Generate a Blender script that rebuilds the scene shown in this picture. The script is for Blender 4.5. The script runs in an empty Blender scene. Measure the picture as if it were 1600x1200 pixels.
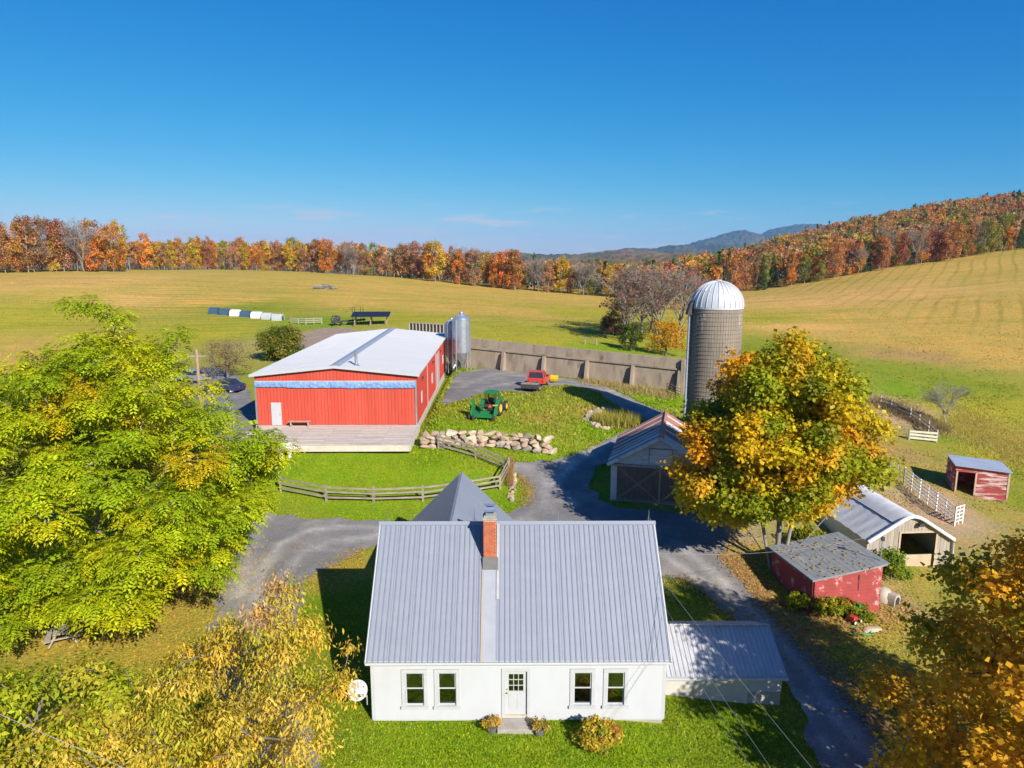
import bpy, math, random
import numpy as np
from mathutils import Vector, Matrix
from mathutils.geometry import delaunay_2d_cdt

random.seed(7); RNG = np.random.default_rng(7)
S = bpy.context.scene; COL = S.collection
R = math.radians

# ------------------------------------------------------------------ camera, sky, sun, exposure
CAM_H = 19.4; F_PX = 1109.0; PITCH = math.atan(200 / F_PX)
SP, CP = math.sin(PITCH), math.cos(PITCH)
cam = bpy.data.cameras.new('camera'); cam.sensor_width = 36; cam.lens = 36 * F_PX / 1600
cam.clip_start = 0.3; cam.clip_end = 30000
camo = bpy.data.objects.new('camera', cam); COL.objects.link(camo)
camo.location = (0, 0, CAM_H); camo.rotation_euler = (R(90) - PITCH, 0, 0); S.camera = camo

SUN_EL = R(31); SUN_XY = (0.525, -0.851)          # towards the sun
W = bpy.data.worlds.new('World'); S.world = W; W.use_nodes = True
wn = W.node_tree.nodes; wl = W.node_tree.links; wn.clear()
wo = wn.new('ShaderNodeOutputWorld'); wb = wn.new('ShaderNodeBackground'); wb.inputs[1].default_value = 0.063
sky = wn.new('ShaderNodeTexSky'); sky.sky_type = 'NISHITA'; sky.sun_disc = False
sky.sun_elevation = SUN_EL; sky.sun_rotation = math.atan2(SUN_XY[0], SUN_XY[1])
sky.altitude = 600; sky.air_density = 1.0; sky.dust_density = 0.3; sky.ozone_density = 2.5
# colour response of the sky: red steeper, blue flatter, as in the photograph's deep autumn blue
sep = wn.new('ShaderNodeSeparateColor'); com = wn.new('ShaderNodeCombineColor')
def wm(op, x, y):
    n = wn.new('ShaderNodeMath'); n.operation = op
    for k, v in ((0, x), (1, y)):
        if hasattr(v, 'is_linked'): wl.new(v, n.inputs[k])
        else: n.inputs[k].default_value = v
    return n.outputs[0]
wl.new(sky.outputs[0], sep.inputs[0])
sg_ = wm('MULTIPLY', sep.outputs[1], .60); sb_ = wm('MULTIPLY', wm('POWER', sep.outputs[2], .54), 2.17)
sr_ = wm('MINIMUM', wm('MULTIPLY', wm('POWER', sep.outputs[0], 2.4), .027), wm('MULTIPLY', sg_, 1.05))
wl.new(sr_, com.inputs[0]); wl.new(sg_, com.inputs[1]); wl.new(sb_, com.inputs[2])
# a thin scatter of small low clouds all round the horizon
tc = wn.new('ShaderNodeTexCoord'); sx = wn.new('ShaderNodeSeparateXYZ')
mp = wn.new('ShaderNodeMapping'); mp.inputs['Scale'].default_value = (5.5, 5.5, 42); mp.inputs['Location'].default_value = (3.7, 1.3, 0.35)
nz = wn.new('ShaderNodeTexNoise'); nz.inputs['Scale'].default_value = 1.6; nz.inputs['Detail'].default_value = 6; nz.inputs['Roughness'].default_value = 0.6
cr = wn.new('ShaderNodeMapRange'); cr.inputs[1].default_value = 0.55; cr.inputs[2].default_value = 0.66
band = wn.new('ShaderNodeMapRange'); band.inputs[1].default_value = 0.075; band.inputs[2].default_value = 0.045
mu = wn.new('ShaderNodeMath'); mu.operation = 'MULTIPLY'; mu2 = wn.new('ShaderNodeMath'); mu2.operation = 'MULTIPLY'; mu2.inputs[1].default_value = 0.8
cm = wn.new('ShaderNodeMix'); cm.data_type = 'RGBA'; cm.inputs[7].default_value = (5.2, 5.4, 6.2, 1)
wl.new(tc.outputs['Generated'], sx.inputs[0]); wl.new(tc.outputs['Generated'], mp.inputs[0]); wl.new(mp.outputs[0], nz.inputs['Vector'])
wl.new(nz.outputs[0], cr.inputs[0]); wl.new(sx.outputs[2], band.inputs[0]); wl.new(cr.outputs[0], mu.inputs[0]); wl.new(band.outputs[0], mu.inputs[1])
wl.new(mu.outputs[0], mu2.inputs[0]); wl.new(mu2.outputs[0], cm.inputs[0])
wl.new(com.outputs[0], cm.inputs[6]); wl.new(cm.outputs[2], wb.inputs[0]); wl.new(wb.outputs[0], wo.inputs[0])

sun = bpy.data.lights.new('sun', 'SUN'); sun.energy = 4.2; sun.angle = R(0.53); sun.color = (1.0, 0.95, 0.87)
suno = bpy.data.objects.new('sun', sun); COL.objects.link(suno); suno.location = (40, -60, 80)
sdir = Vector((SUN_XY[0] * math.cos(SUN_EL), SUN_XY[1] * math.cos(SUN_EL), math.sin(SUN_EL)))
suno.rotation_euler = sdir.to_track_quat('Z', 'Y').to_euler()
vs = S.view_settings; vs.view_transform = 'Standard'; vs.look = 'None'; vs.exposure = 0.92; vs.gamma = 1; vs.use_curve_mapping = False
S.render.engine = 'CYCLES'; S.cycles.use_denoising = True; S.cycles.max_bounces = 6; S.cycles.transparent_max_bounces = 16
S.cycles.volume_bounces = 0

# ------------------------------------------------------------------ surveying: photograph pixel (1600 wide) at a height -> place on the ground
def at(px, py, z):
    u = (px - 800) / F_PX; v = (py - 600) / F_PX
    t = (CAM_H - z) / (SP + v * CP)
    return Vector((u * t, (CP - v * SP) * t, z))
def atd(px, py, d):
    u = (px - 800) / F_PX; v = (py - 600) / F_PX
    return Vector((u * d, (CP - v * SP) * d, CAM_H - d * (SP + v * CP)))

PTS = [(587,1127,0),(1033,1127,-.05),(800,1200,-.15),(560,1200,-.1),(1100,1180,-.6),(1218,1103,-.75),(1250,1150,-.85),(1310,1150,-.85),(1400,1190,-.85),
 (1200,960,.1),(1130,880,.7),(1215,885,.9),(1050,830,1.4),(955,780,2.05),(1080,792,1.9),(1368,952,0),(1350,885,.2),(1500,900,-.2),(1515,772,0),
 (1430,690,.6),(1600,800,-.5),(1600,650,.8),(1400,600,2.2),(1200,560,4),(1600,550,4),(1600,470,9),(1400,500,6),
 (480,930,.4),(430,870,.7),(400,800,1.1),(600,815,1.05),(600,780,1.7),(440,770,1.7),(560,730,2.7),(540,700,3.4),(440,700,3.3),(790,740,2.2),(860,745,2.1),(870,715,2.6),(995,661,3.2),
 (655,700,3.2),(755,708,3.0),(850,708,2.9),(690,680,4.2),(755,682,4.1),(830,690,3.6),(765,658,4.4),(835,612,4.6),(720,600,4.5),(900,640,4.0),(950,657,3.2),(930,690,2.9),
 (1060,612,3.9),(735,573,4.8),(900,590,4.4),(1000,640,3.6),(1040,645,3.4),(1120,680,3.3),
 (900,535,6.3),(1000,540,5.2),(740,515,6.8),(650,505,7.0),(345,605,3.9),(300,570,4.6),(430,540,5.4),(50,560,5),(100,500,7.2),(0,450,11.5),(200,450,11.2),(450,455,10.4),
 (0,427,13.8),(200,424,13.8),(400,422,14),(640,436,11),(800,455,7.5),(940,470,5.5),(850,490,6.5),(640,470,8.6),(450,480,8),(250,480,8.4),
 (1160,459,5.5),(1400,420,14.6),(470,1150,0),(250,950,.3),(105,985,.2),(100,1150,0)]
CP3 = [tuple(at(*p)) for p in PTS] + [(183,294,18.2),(216,307,22.7),(325,475,44),(203,468,13),(114,425,0),(150,440,4),(260,470,27),(500,700,66),(350,600,50),(100,600,-2),(0,400,3),(-100,420,8),(-250,400,12),(-400,300,14),
 (0,700,-20),(-300,700,-10),(500,300,45),(400,150,22),(150,120,6.5),(200,60,8),(-100,60,3),(-200,100,6),(-80,20,0),(80,20,-2.5),(0,-40,-3),(0,0,-.8),(-200,-40,0),(200,-40,-2),
 (-6,36,.25),(6,36,.15),(0,43,.85),(-16,66,3.9),(-16,80,4.2),(-16,95,4.6),(-24,66,3.7),(-24,95,4.8)]
CPA = np.array(CP3)
_c = 5.0
def _phi(a, b): return np.sqrt(((a[:, None, :] - b[None, :, :]) ** 2).sum(-1) + _c * _c)
_n = len(CPA); _A = np.zeros((_n + 3, _n + 3)); _A[:_n, :_n] = _phi(CPA[:, :2], CPA[:, :2]) - np.eye(_n) * 0.35
_A[:_n, _n] = 1; _A[:_n, _n + 1:] = CPA[:, :2] / 100; _A[_n:, :_n] = _A[:_n, _n:].T
_b = np.zeros(_n + 3); _b[:_n] = CPA[:, 2]; _w = np.linalg.solve(_A, _b)
def hv(xy):
    xy = np.asarray(xy, float).reshape(-1, 2); out = np.empty(len(xy))
    for i in range(0, len(xy), 20000):
        q = xy[i:i + 20000]; z = _phi(q, CPA[:, :2]) @ _w[:_n] + _w[_n] + (q / 100) @ _w[_n + 1:]
        d = np.hypot(q[:, 0], q[:, 1]); k = np.clip((d - 650) / 700, 0, 1); k = k * k * (3 - 2 * k)
        out[i:i + 20000] = z * (1 - k) + (-45) * k
    for (x0, x1, y0, y1, zm) in PADS:
        i = np.maximum(np.maximum(x0 - xy[:, 0], xy[:, 0] - x1), np.maximum(y0 - xy[:, 1], xy[:, 1] - y1)); k = np.clip(1 - i / 1.0, 0, 1)
        out = np.where((k > 0) & (out > zm), out * (1 - k) + zm * k, out)
    return out
PADS = [(-24.2, -8.5, 57.0, 99.5, 3.35)]
def h(x, y): return float(hv([[x, y]])[0])
def on(px, py):
    z = 1.0
    for _ in range(18):
        q = at(px, py, min(z, 18.5)); z = z * .4 + h(q.x, q.y) * .6
    q = at(px, py, min(z, 18.5)); return Vector((q.x, q.y, h(q.x, q.y)))

def onv(px, py):
    px, py = np.asarray(px, float), np.asarray(py, float); u = (px - 800) / F_PX; v = (py - 600) / F_PX; z = np.full(len(px), 1.0)
    for _ in range(12):
        t = (CAM_H - np.minimum(z, 18.5)) / (SP + v * CP); xy = np.c_[u * t, (CP - v * SP) * t]; z = z * .4 + hv(xy) * .6
    return xy
def vnoise(xy, s, seed=0):
    """cheap smooth value noise, numpy"""
    q = np.asarray(xy) / s + seed * 17.31; i = np.floor(q).astype(int); f = q - i; f = f * f * (3 - 2 * f)
    def hh(a, b): n = (a * 374761393 + b * 668265263 + seed * 9176) & 0x7fffffff; n = ((n ^ (n >> 13)) * 1274126177) & 0x7fffffff; return (n & 0xffff) / 65535.
    a, b = i[:, 0], i[:, 1]
    return (hh(a, b) * (1 - f[:, 0]) + hh(a + 1, b) * f[:, 0]) * (1 - f[:, 1]) + (hh(a, b + 1) * (1 - f[:, 0]) + hh(a + 1, b + 1) * f[:, 0]) * f[:, 1]

def inside(xy, poly):
    x, y = xy[:, 0], xy[:, 1]; r = np.zeros(len(xy), bool); n = len(poly)
    for i in range(n):
        x1, y1 = poly[i][:2]; x2, y2 = poly[(i + 1) % n][:2]
        c = ((y1 > y) != (y2 > y)); r ^= c & (x < (x2 - x1) * (y - y1) / ((y2 - y1) if y2 != y1 else 1e-9) + x1)
    return r

# ------------------------------------------------------------------ object helpers
def tag(o, label=None, cat=None, group=None, kind=None):
    if label: o['label'] = label
    if cat: o['category'] = cat
    if group: o['group'] = group
    if kind: o['kind'] = kind
    return o
def thing(name, label, cat, loc=(0, 0, 0), rz=0, group=None):
    o = bpy.data.objects.new(name, None); COL.objects.link(o); o.empty_display_size = .3
    o.location = loc; o.rotation_euler = (0, 0, rz); return tag(o, label, cat, group)
def part(name, me, parent=None, loc=None, rot=None, scale=None, kind=None):
    o = bpy.data.objects.new(name, me); COL.objects.link(o)
    if parent: o.parent = parent
    if loc is not None: o.location = loc
    if rot is not None: o.rotation_euler = rot
    if scale is not None: o.scale = scale
    if kind: o['kind'] = kind
    return o
def copy_tree(o, parent=None):
    c = o.copy(); COL.objects.link(c); c.parent = parent
    for ch in o.children: copy_tree(ch, c)
    return c

class MB:
    def __init__(s): s.v = []; s.f = []
    def add(s, vs, fs):
        n = len(s.v); s.v += [tuple(v) for v in vs]; s.f += [tuple(i + n for i in f) for f in fs]; return s
    def box(s, c, d, M=None):
        x, y, z = d[0] / 2, d[1] / 2, d[2] / 2
        vs = [Vector((sx * x, sy * y, sz * z)) for sz in (-1, 1) for sy in (-1, 1) for sx in (-1, 1)]
        if M: vs = [M @ v for v in vs]
        c = Vector(c); vs = [v + c for v in vs]
        return s.add(vs, [(0, 2, 3, 1), (4, 5, 7, 6), (0, 1, 5, 4), (2, 6, 7, 3), (0, 4, 6, 2), (1, 3, 7, 5)])
    def box2(s, a, b): return s.box([(a[i] + b[i]) / 2 for i in range(3)], [abs(b[i] - a[i]) for i in range(3)])
    def beam(s, a, b, w, hh, up=(0, 0, 1)):
        a, b = Vector(a), Vector(b); d = (b - a); L = d.length; d.normalize(); u = Vector(up)
        if abs(d.dot(u)) > .99: u = Vector((0, 1, 0))
        x = d.cross(u).normalized(); z = x.cross(d)
        M = Matrix((x, d, z)).transposed(); return s.box((a + b) / 2, (w, L, hh), M)
    def tube(s, pts, r, n=6, cap=True):
        pts = [Vector(p) for p in pts]; m = len(pts); rr = r if isinstance(r, (list, tuple)) else [r] * m
        base = len(s.v); ref = Vector((0.31, 0.17, 0.93)); 
        for i, p in enumerate(pts):
            d = (pts[min(i + 1, m - 1)] - pts[max(i - 1, 0)]).normalized()
            rf = ref if abs(d.dot(ref)) < .95 else Vector((1, 0, 0))
            x = d.cross(rf).normalized(); y = d.cross(x)
            for k in range(n):
                a = 2 * math.pi * k / n; s.v.append(tuple(p + (x * math.cos(a) + y * math.sin(a)) * rr[i]))
        for i in range(m - 1):
            for k in range(n):
                k2 = (k + 1) % n; s.f.append((base + i * n + k, base + i * n + k2, base + (i + 1) * n + k2, base + (i + 1) * n + k))
        if cap: s.f.append(tuple(base + k for k in range(n))[::-1]); s.f.append(tuple(base + (m - 1) * n + k for k in range(n)))
        return s
    def lathe(s, prof, n=24, axis='z', c=(0, 0, 0), close=False):
        base = len(s.v); c = Vector(c)
        for (r, z) in prof:
            for k in range(n):
                a = 2 * math.pi * k / n; p = (r * math.cos(a), r * math.sin(a), z)
                if axis == 'x': p = (p[2], p[0], p[1])
                if axis == 'y': p = (p[0], p[2], p[1])
                s.v.append(tuple(c + Vector(p)))
        m = len(prof)
        for i in range(m if close else m - 1):
            j = (i + 1) % m
            for k in range(n):
                k2 = (k + 1) % n; s.f.append((base + i * n + k, base + i * n + k2, base + j * n + k2, base + j * n + k))
        return s
    def prism(s, poly, y0, y1, axis='y'):
        """polygon of (a,b) extruded: axis y -> (a,y,b); axis x -> (x,a,b); axis z -> (a,b,z)"""
        f = {'y': lambda a, b, t: (a, t, b), 'x': lambda a, b, t: (t, a, b), 'z': lambda a, b, t: (a, b, t)}[axis]
        n = len(poly); vs = [f(a, b, y0) for a, b in poly] + [f(a, b, y1) for a, b in poly]
        return s.add(vs, [tuple(range(n))[::-1], tuple(range(n, 2 * n))] + [(i, (i + 1) % n, n + (i + 1) % n, n + i) for i in range(n)])
    def mesh(s, name, mat, smooth=False, recalc=True):
        me = bpy.data.meshes.new(name); me.from_pydata(s.v, [], s.f); me.materials.append(mat)
        if recalc:
            import bmesh
            b = bmesh.new(); b.from_mesh(me); bmesh.ops.recalc_face_normals(b, faces=b.faces); b.to_mesh(me); b.free()
        if smooth:
            me.polygons.foreach_set('use_smooth', [True] * len(me.polygons))
            me.set_sharp_from_angle(angle=R(40))
        me.update(); return me
    def build(s, name, mat, parent=None, smooth=False, kind=None, **k):
        return part(name, s.mesh(name, mat, smooth), parent, kind=kind, **k)

# ------------------------------------------------------------------ materials
def pm(name, c1, c2=None, scale=4.0, rough=.75, bump=0.0, bscale=None, metallic=0.0, stretch=(1, 1, 1), detail=6, lo=.35, hi=.65, spec=.35, c3=None, s3=1.0, t3=(.55, .7), var=0.0):
    m = bpy.data.materials.new(name); m.use_nodes = True; nt = m.node_tree; N = nt.nodes; L = nt.links
    b = N['Principled BSDF']; b.inputs['Roughness'].default_value = rough; b.inputs['Metallic'].default_value = metallic
    b.inputs['Specular IOR Level'].default_value = spec
    b.inputs['Base Color'].default_value = (*c1, 1)
    if c2 is None and not bump: return m
    tcn = N.new('ShaderNodeTexCoord'); oi = N.new('ShaderNodeObjectInfo'); ml = N.new('ShaderNodeVectorMath'); ml.operation = 'MULTIPLY_ADD'
    cmb = N.new('ShaderNodeCombineXYZ')
    for k in range(3): L.new(oi.outputs['Random'], cmb.inputs[k])
    L.new(cmb.outputs[0], ml.inputs[0]); ml.inputs[1].default_value = (37, 53, 71); L.new(tcn.outputs['Object'], ml.inputs[2])
    mpn = N.new('ShaderNodeMapping'); mpn.inputs['Scale'].default_value = stretch; L.new(ml.outputs[0], mpn.inputs[0])
    n1 = N.new('ShaderNodeTexNoise'); n1.inputs['Scale'].default_value = scale; n1.inputs['Detail'].default_value = detail; n1.inputs['Roughness'].default_value = .62
    L.new(mpn.outputs[0], n1.inputs['Vector'])
    if c2 is not None:
        mr = N.new('ShaderNodeMapRange'); mr.inputs[1].default_value = lo; mr.inputs[2].default_value = hi; L.new(n1.outputs[0], mr.inputs[0])
        mx = N.new('ShaderNodeMix'); mx.data_type = 'RGBA'; mx.inputs[6].default_value = (*c1, 1); mx.inputs[7].default_value = (*c2, 1)
        L.new(mr.outputs[0], mx.inputs[0]); out = mx.outputs[2]
        if c3 is not None:
            n3 = N.new('ShaderNodeTexNoise'); n3.inputs['Scale'].default_value = s3; n3.inputs['Detail'].default_value = 8; n3.inputs['Roughness'].default_value = .65; L.new(mpn.outputs[0], n3.inputs['Vector'])
            m3 = N.new('ShaderNodeMapRange'); m3.inputs[1].default_value = t3[0]; m3.inputs[2].default_value = t3[1]; L.new(n3.outputs[0], m3.inputs[0])
            x3 = N.new('ShaderNodeMix'); x3.data_type = 'RGBA'; x3.inputs[7].default_value = (*c3, 1); L.new(out, x3.inputs[6]); L.new(m3.outputs[0], x3.inputs[0]); out = x3.outputs[2]
        if var:
            vr = N.new('ShaderNodeMapRange'); vr.inputs[3].default_value = 1 - var; vr.inputs[4].default_value = 1 + var; L.new(oi.outputs['Random'], vr.inputs[0])
            vx = N.new('ShaderNodeMix'); vx.data_type = 'RGBA'; vx.blend_type = 'MULTIPLY'; vx.inputs[0].default_value = 1; L.new(out, vx.inputs[6]); L.new(vr.outputs[0], vx.inputs[7]); out = vx.outputs[2]
        L.new(out, b.inputs['Base Color'])
    if bump:
        nb = N.new('ShaderNodeTexNoise'); nb.inputs['Scale'].default_value = bscale or scale * 4; nb.inputs['Detail'].default_value = 5; L.new(mpn.outputs[0], nb.inputs['Vector'])
        bp = N.new('ShaderNodeBump'); bp.inputs['Strength'].default_value = min(1, bump); bp.inputs['Distance'].default_value = .03; L.new(nb.outputs[0], bp.inputs['Height']); L.new(bp.outputs[0], b.inputs['Normal'])
    return m

def leafmat(name, objcol=False, trans=.46):
    m = bpy.data.materials.new(name); m.use_nodes = True; nt = m.node_tree; N = nt.nodes; L = nt.links; N.clear()
    o = N.new('ShaderNodeOutputMaterial'); d = N.new('ShaderNodeBsdfDiffuse'); t = N.new('ShaderNodeBsdfTranslucent'); x = N.new('ShaderNodeMixShader'); x.inputs[0].default_value = trans
    a = N.new('ShaderNodeAttribute'); a.attribute_name = 'col'; c = a.outputs['Color']
    if objcol:
        oi = N.new('ShaderNodeObjectInfo'); mu = N.new('ShaderNodeMix'); mu.data_type = 'RGBA'; mu.blend_type = 'MULTIPLY'; mu.inputs[0].default_value = 1
        L.new(a.outputs['Color'], mu.inputs[6]); L.new(oi.outputs['Color'], mu.inputs[7]); c = mu.outputs[2]
    g = N.new('ShaderNodeBsdfGlossy'); g.inputs['Roughness'].default_value = .45; g.inputs['Color'].default_value = (1, 1, 1, 1); x2 = N.new('ShaderNodeMixShader'); x2.inputs[0].default_value = .008
    L.new(c, d.inputs[0]); L.new(c, t.inputs[0]); L.new(d.outputs[0], x.inputs[1]); L.new(t.outputs[0], x.inputs[2])
    L.new(x.outputs[0], x2.inputs[1]); L.new(g.outputs[0], x2.inputs[2]); L.new(x2.outputs[0], o.inputs[0]); return m
LEAF = leafmat('leaf'); LEAFO = leafmat('leaf_tinted', True)
BARK = pm('bark', (.20, .165, .13), (.10, .08, .065), 3, .9, .6, 18, stretch=(1, 1, .25))
BARKG = pm('bark_grey', (.30, .27, .24), (.17, .15, .13), 3, .9, .5, 18, stretch=(1, 1, .25))

def glassmat(name, tint=(.78, .82, .84)):
    m = bpy.data.materials.new(name); m.use_nodes = True; N = m.node_tree.nodes; L = m.node_tree.links; N.clear()
    o = N.new('ShaderNodeOutputMaterial'); t = N.new('ShaderNodeBsdfTransparent'); t.inputs[0].default_value = (*tint, 1)
    g = N.new('ShaderNodeBsdfGlossy'); g.inputs['Roughness'].default_value = .02; fr = N.new('ShaderNodeFresnel'); fr.inputs[0].default_value = 1.75; x = N.new('ShaderNodeMixShader')
    L.new(fr.outputs[0], x.inputs[0]); L.new(t.outputs[0], x.inputs[1]); L.new(g.outputs[0], x.inputs[2]); L.new(x.outputs[0], o.inputs[0]); return m
GLASS = glassmat('window_glass')

def quads_mesh(name, V, mat, col=None, nper=4):
    """V: (N*nper,3) polygons of nper vertices each; col (N,3) colour for each polygon"""
    n = len(V) // nper; me = bpy.data.meshes.new(name)
    me.vertices.add(n * nper); me.vertices.foreach_set('co', np.ascontiguousarray(V, dtype=np.float32).ravel())
    me.loops.add(n * nper); me.loops.foreach_set('vertex_index', np.arange(n * nper, dtype=np.int32))
    me.polygons.add(n); me.polygons.foreach_set('loop_start', np.arange(0, n * nper, nper, dtype=np.int32))
    if col is not None:
        a = me.color_attributes.new('col', 'FLOAT_COLOR', 'POINT'); c = np.ones((n, nper, 4), np.float32); c[:, :, :3] = np.asarray(col)[:, None, :]
        a.data.foreach_set('color', c.ravel())
    me.materials.append(mat); me.update(calc_edges=True); me.validate(); return me

def rand_unit(n):
    v = RNG.normal(size=(n, 3)); return v / np.linalg.norm(v, axis=1)[:, None]
def unit(v): return v / (np.linalg.norm(v, axis=1)[:, None] + 1e-9)
def leaf_quads(pos, tan, nrm, size, aspect=.5, fold=.12):
    """diamond leaves: base at pos, tip along tan"""
    tan = unit(tan); b = unit(np.cross(nrm, tan)); n = np.cross(tan, b); s = size[:, None]
    V = np.empty((len(pos), 4, 3)); mid = pos + tan * s * .48
    V[:, 0] = pos; V[:, 1] = mid + b * s * aspect * .5 + n * s * fold; V[:, 2] = pos + tan * s; V[:, 3] = mid - b * s * aspect * .5 + n * s * fold
    return V.reshape(-1, 3)

def proj(p):
    d = p[1] * CP + (CAM_H - p[2]) * SP; return 800 + F_PX * p[0] / d, 600 + F_PX * ((CAM_H - p[2]) * CP - p[1] * SP) / d
def in_outline(base, outline):
    """keep crown clumps whose place agrees with the tree's outline"""
    O = np.array(outline, float)
    return lambda c: bool(inside(np.array([proj(Vector(base) + c)]), O)[0])
# ------------------------------------------------------------------ ground
G_LAWN = (.16, .245, .008); G_BRIGHT = (.215, .32, .009); G_OLIVE = (.56, .37, .085); G_TAN = (.67, .405, .125); G_YG = (.40, .36, .03); G_DIRT = (.46, .32, .20); G_MIX = (.34, .29, .05); G_LEAFY = (.40, .31, .045); G_FIELDG = (.25, .29, .022); G_RUST = (.42, .28, .10)
CC = [(700,1160,G_BRIGHT),(950,1180,G_BRIGHT),(1150,1150,G_LAWN),(1100,930,G_LAWN),(540,890,G_LEAFY),(530,960,G_LAWN),(700,850,G_LAWN),(900,850,G_LAWN),
 (560,730,G_BRIGHT),(660,740,G_BRIGHT),(460,740,G_BRIGHT),(560,800,G_BRIGHT),(780,780,G_BRIGHT),(700,665,G_BRIGHT),(740,675,G_BRIGHT),(800,660,G_FIELDG),(860,655,G_MIX),(900,630,G_FIELDG),(880,680,G_FIELDG),(830,640,G_FIELDG),(950,670,G_BRIGHT),(930,640,G_MIX),(860,700,G_BRIGHT),(700,635,G_FIELDG),
 (250,950,G_LEAFY),(180,990,G_LEAFY),(330,900,G_LEAFY),(100,1100,G_LEAFY),(300,1150,G_LAWN),
 (800,570,G_BRIGHT),(950,590,G_BRIGHT),(1040,625,G_BRIGHT),(940,740,G_LAWN),(940,770,G_LAWN),
 (780,520,G_YG),(860,530,G_YG),(950,550,G_BRIGHT),(820,490,G_OLIVE),(900,490,G_YG),(700,480,G_OLIVE),(740,450,G_OLIVE),(880,470,G_OLIVE),(600,450,G_OLIVE),(560,470,G_OLIVE),(640,500,G_YG),(500,440,G_TAN),(450,426,G_RUST),
 (300,440,G_TAN),(100,440,G_TAN),(50,430,G_OLIVE),(200,470,G_TAN),(50,500,G_YG),(100,480,G_YG),(350,470,G_OLIVE),(400,480,G_FIELDG),(30,550,G_OLIVE),(350,520,G_YG),(500,505,G_BRIGHT),(440,520,G_FIELDG),(300,520,G_YG),(480,525,G_DIRT),
 (1250,470,G_TAN),(1350,460,G_TAN),(1450,440,G_OLIVE),(1550,410,G_OLIVE),(1550,480,G_OLIVE),(1400,500,G_OLIVE),(1250,510,G_TAN),(1200,500,G_YG),(1500,540,G_OLIVE),(1590,560,G_OLIVE),(1350,530,G_OLIVE),(1420,555,G_RUST),
 (1180,550,G_FIELDG),(1240,540,G_FIELDG),(1400,580,G_FIELDG),(1500,600,G_FIELDG),(1590,640,G_YG),(1420,610,G_BRIGHT),(1530,640,G_YG),(1580,690,G_TAN),(1520,665,G_YG),(1480,690,G_FIELDG),(1585,740,G_FIELDG),(1590,780,G_FIELDG),(1570,715,G_YG),(1450,705,G_MIX),(1410,710,G_RUST),(1430,740,G_LEAFY),(1500,790,G_DIRT),(1550,800,G_MIX),(1400,660,G_DIRT),(1385,640,G_DIRT),(1470,810,G_DIRT),(1600,850,G_MIX),
 (1250,880,G_LAWN),(1190,870,G_LEAFY),(1170,840,G_DIRT),(1110,825,G_DIRT),(1150,905,G_LEAFY),(1220,950,G_LEAFY),(1300,960,G_LEAFY),(1280,990,G_YG),(1370,970,G_LEAFY),(1400,950,G_DIRT),(1330,1030,G_YG),(1360,1060,G_YG),(1400,1100,G_YG),(1410,1040,G_MIX),(1350,1100,G_FIELDG),(1450,1180,G_LEAFY),(1290,1020,G_YG),(1500,950,G_MIX),(1350,870,G_FIELDG),(1550,1100,G_MIX),(1100,805,G_LAWN)]
_cp = np.array([tuple(on(a, b))[:2] for a, b, _ in CC]); _cv = np.array([c for _, _, c in CC])
def gcol(xy):
    xy = np.asarray(xy, float).reshape(-1, 2); out = np.empty((len(xy), 3))
    wob = np.stack([vnoise(xy, 3.1, 1), vnoise(xy, 3.1, 2)], 1) * 3 - 1.5
    for i in range(0, len(xy), 20000):
        q = xy[i:i + 20000] + wob[i:i + 20000]; r = np.sqrt(((q[:, None] - _cp[None]) ** 2).sum(-1)); ry = 1 / (r / (1 + .012 * np.hypot(q[:, 0], q[:, 1]))[:, None] + .35) ** 3.2
        out[i:i + 20000] = (ry @ _cv) / ry.sum(1)[:, None]
    far = np.clip((np.hypot(xy[:, 0], xy[:, 1]) - 480) / 250, 0, 1)[:, None]
    return out * (1 - far) + np.array((.055, .06, .025)) * far

def axis(lo, hi, step, ends, g=1.09):
    a = list(np.arange(lo, hi + 1e-6, step))
    s = step
    while a[-1] < ends[1]: s *= g; a.append(a[-1] + s)
    s = step; b = []; x = lo
    while x > ends[0]: s *= g; x -= s; b.append(x)
    return np.array(b[::-1] + a)
XS = axis(-42, 62, .8, (-9000, 9000)); YS = axis(14, 112, .8, (-300, 12000))
gx, gy = np.meshgrid(XS, YS); GXY = np.stack([gx.ravel(), gy.ravel()], 1); GZ = hv(GXY)
dd = np.hypot(GXY[:, 0], GXY[:, 1])
GZ += (vnoise(GXY, 2.3, 3) - .5) * .10 * np.clip(dd / 40, .3, 1.5) + (vnoise(GXY, 14, 4) - .5) * .5 * np.clip((dd - 90) / 90, 0, 1)
nx, ny = len(XS), len(YS)
ii = (np.arange(ny - 1)[:, None] * nx + np.arange(nx - 1)[None]).ravel()
FQ = np.stack([ii, ii + 1, ii + nx + 1, ii + nx], 1)
me = bpy.data.meshes.new('ground'); me.vertices.add(nx * ny); me.vertices.foreach_set('co', np.c_[GXY, GZ].astype(np.float32).ravel())
me.loops.add(len(FQ) * 4); me.loops.foreach_set('vertex_index', FQ.astype(np.int32).ravel()); me.polygons.add(len(FQ)); me.polygons.foreach_set('loop_start', np.arange(0, len(FQ) * 4, 4, dtype=np.int32))
a = me.color_attributes.new('col', 'FLOAT_COLOR', 'POINT'); a.data.foreach_set('color', np.c_[gcol(GXY), np.ones(nx * ny)].astype(np.float32).ravel())
me.polygons.foreach_set('use_smooth', [True] * len(FQ)); me.update(calc_edges=True)

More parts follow.
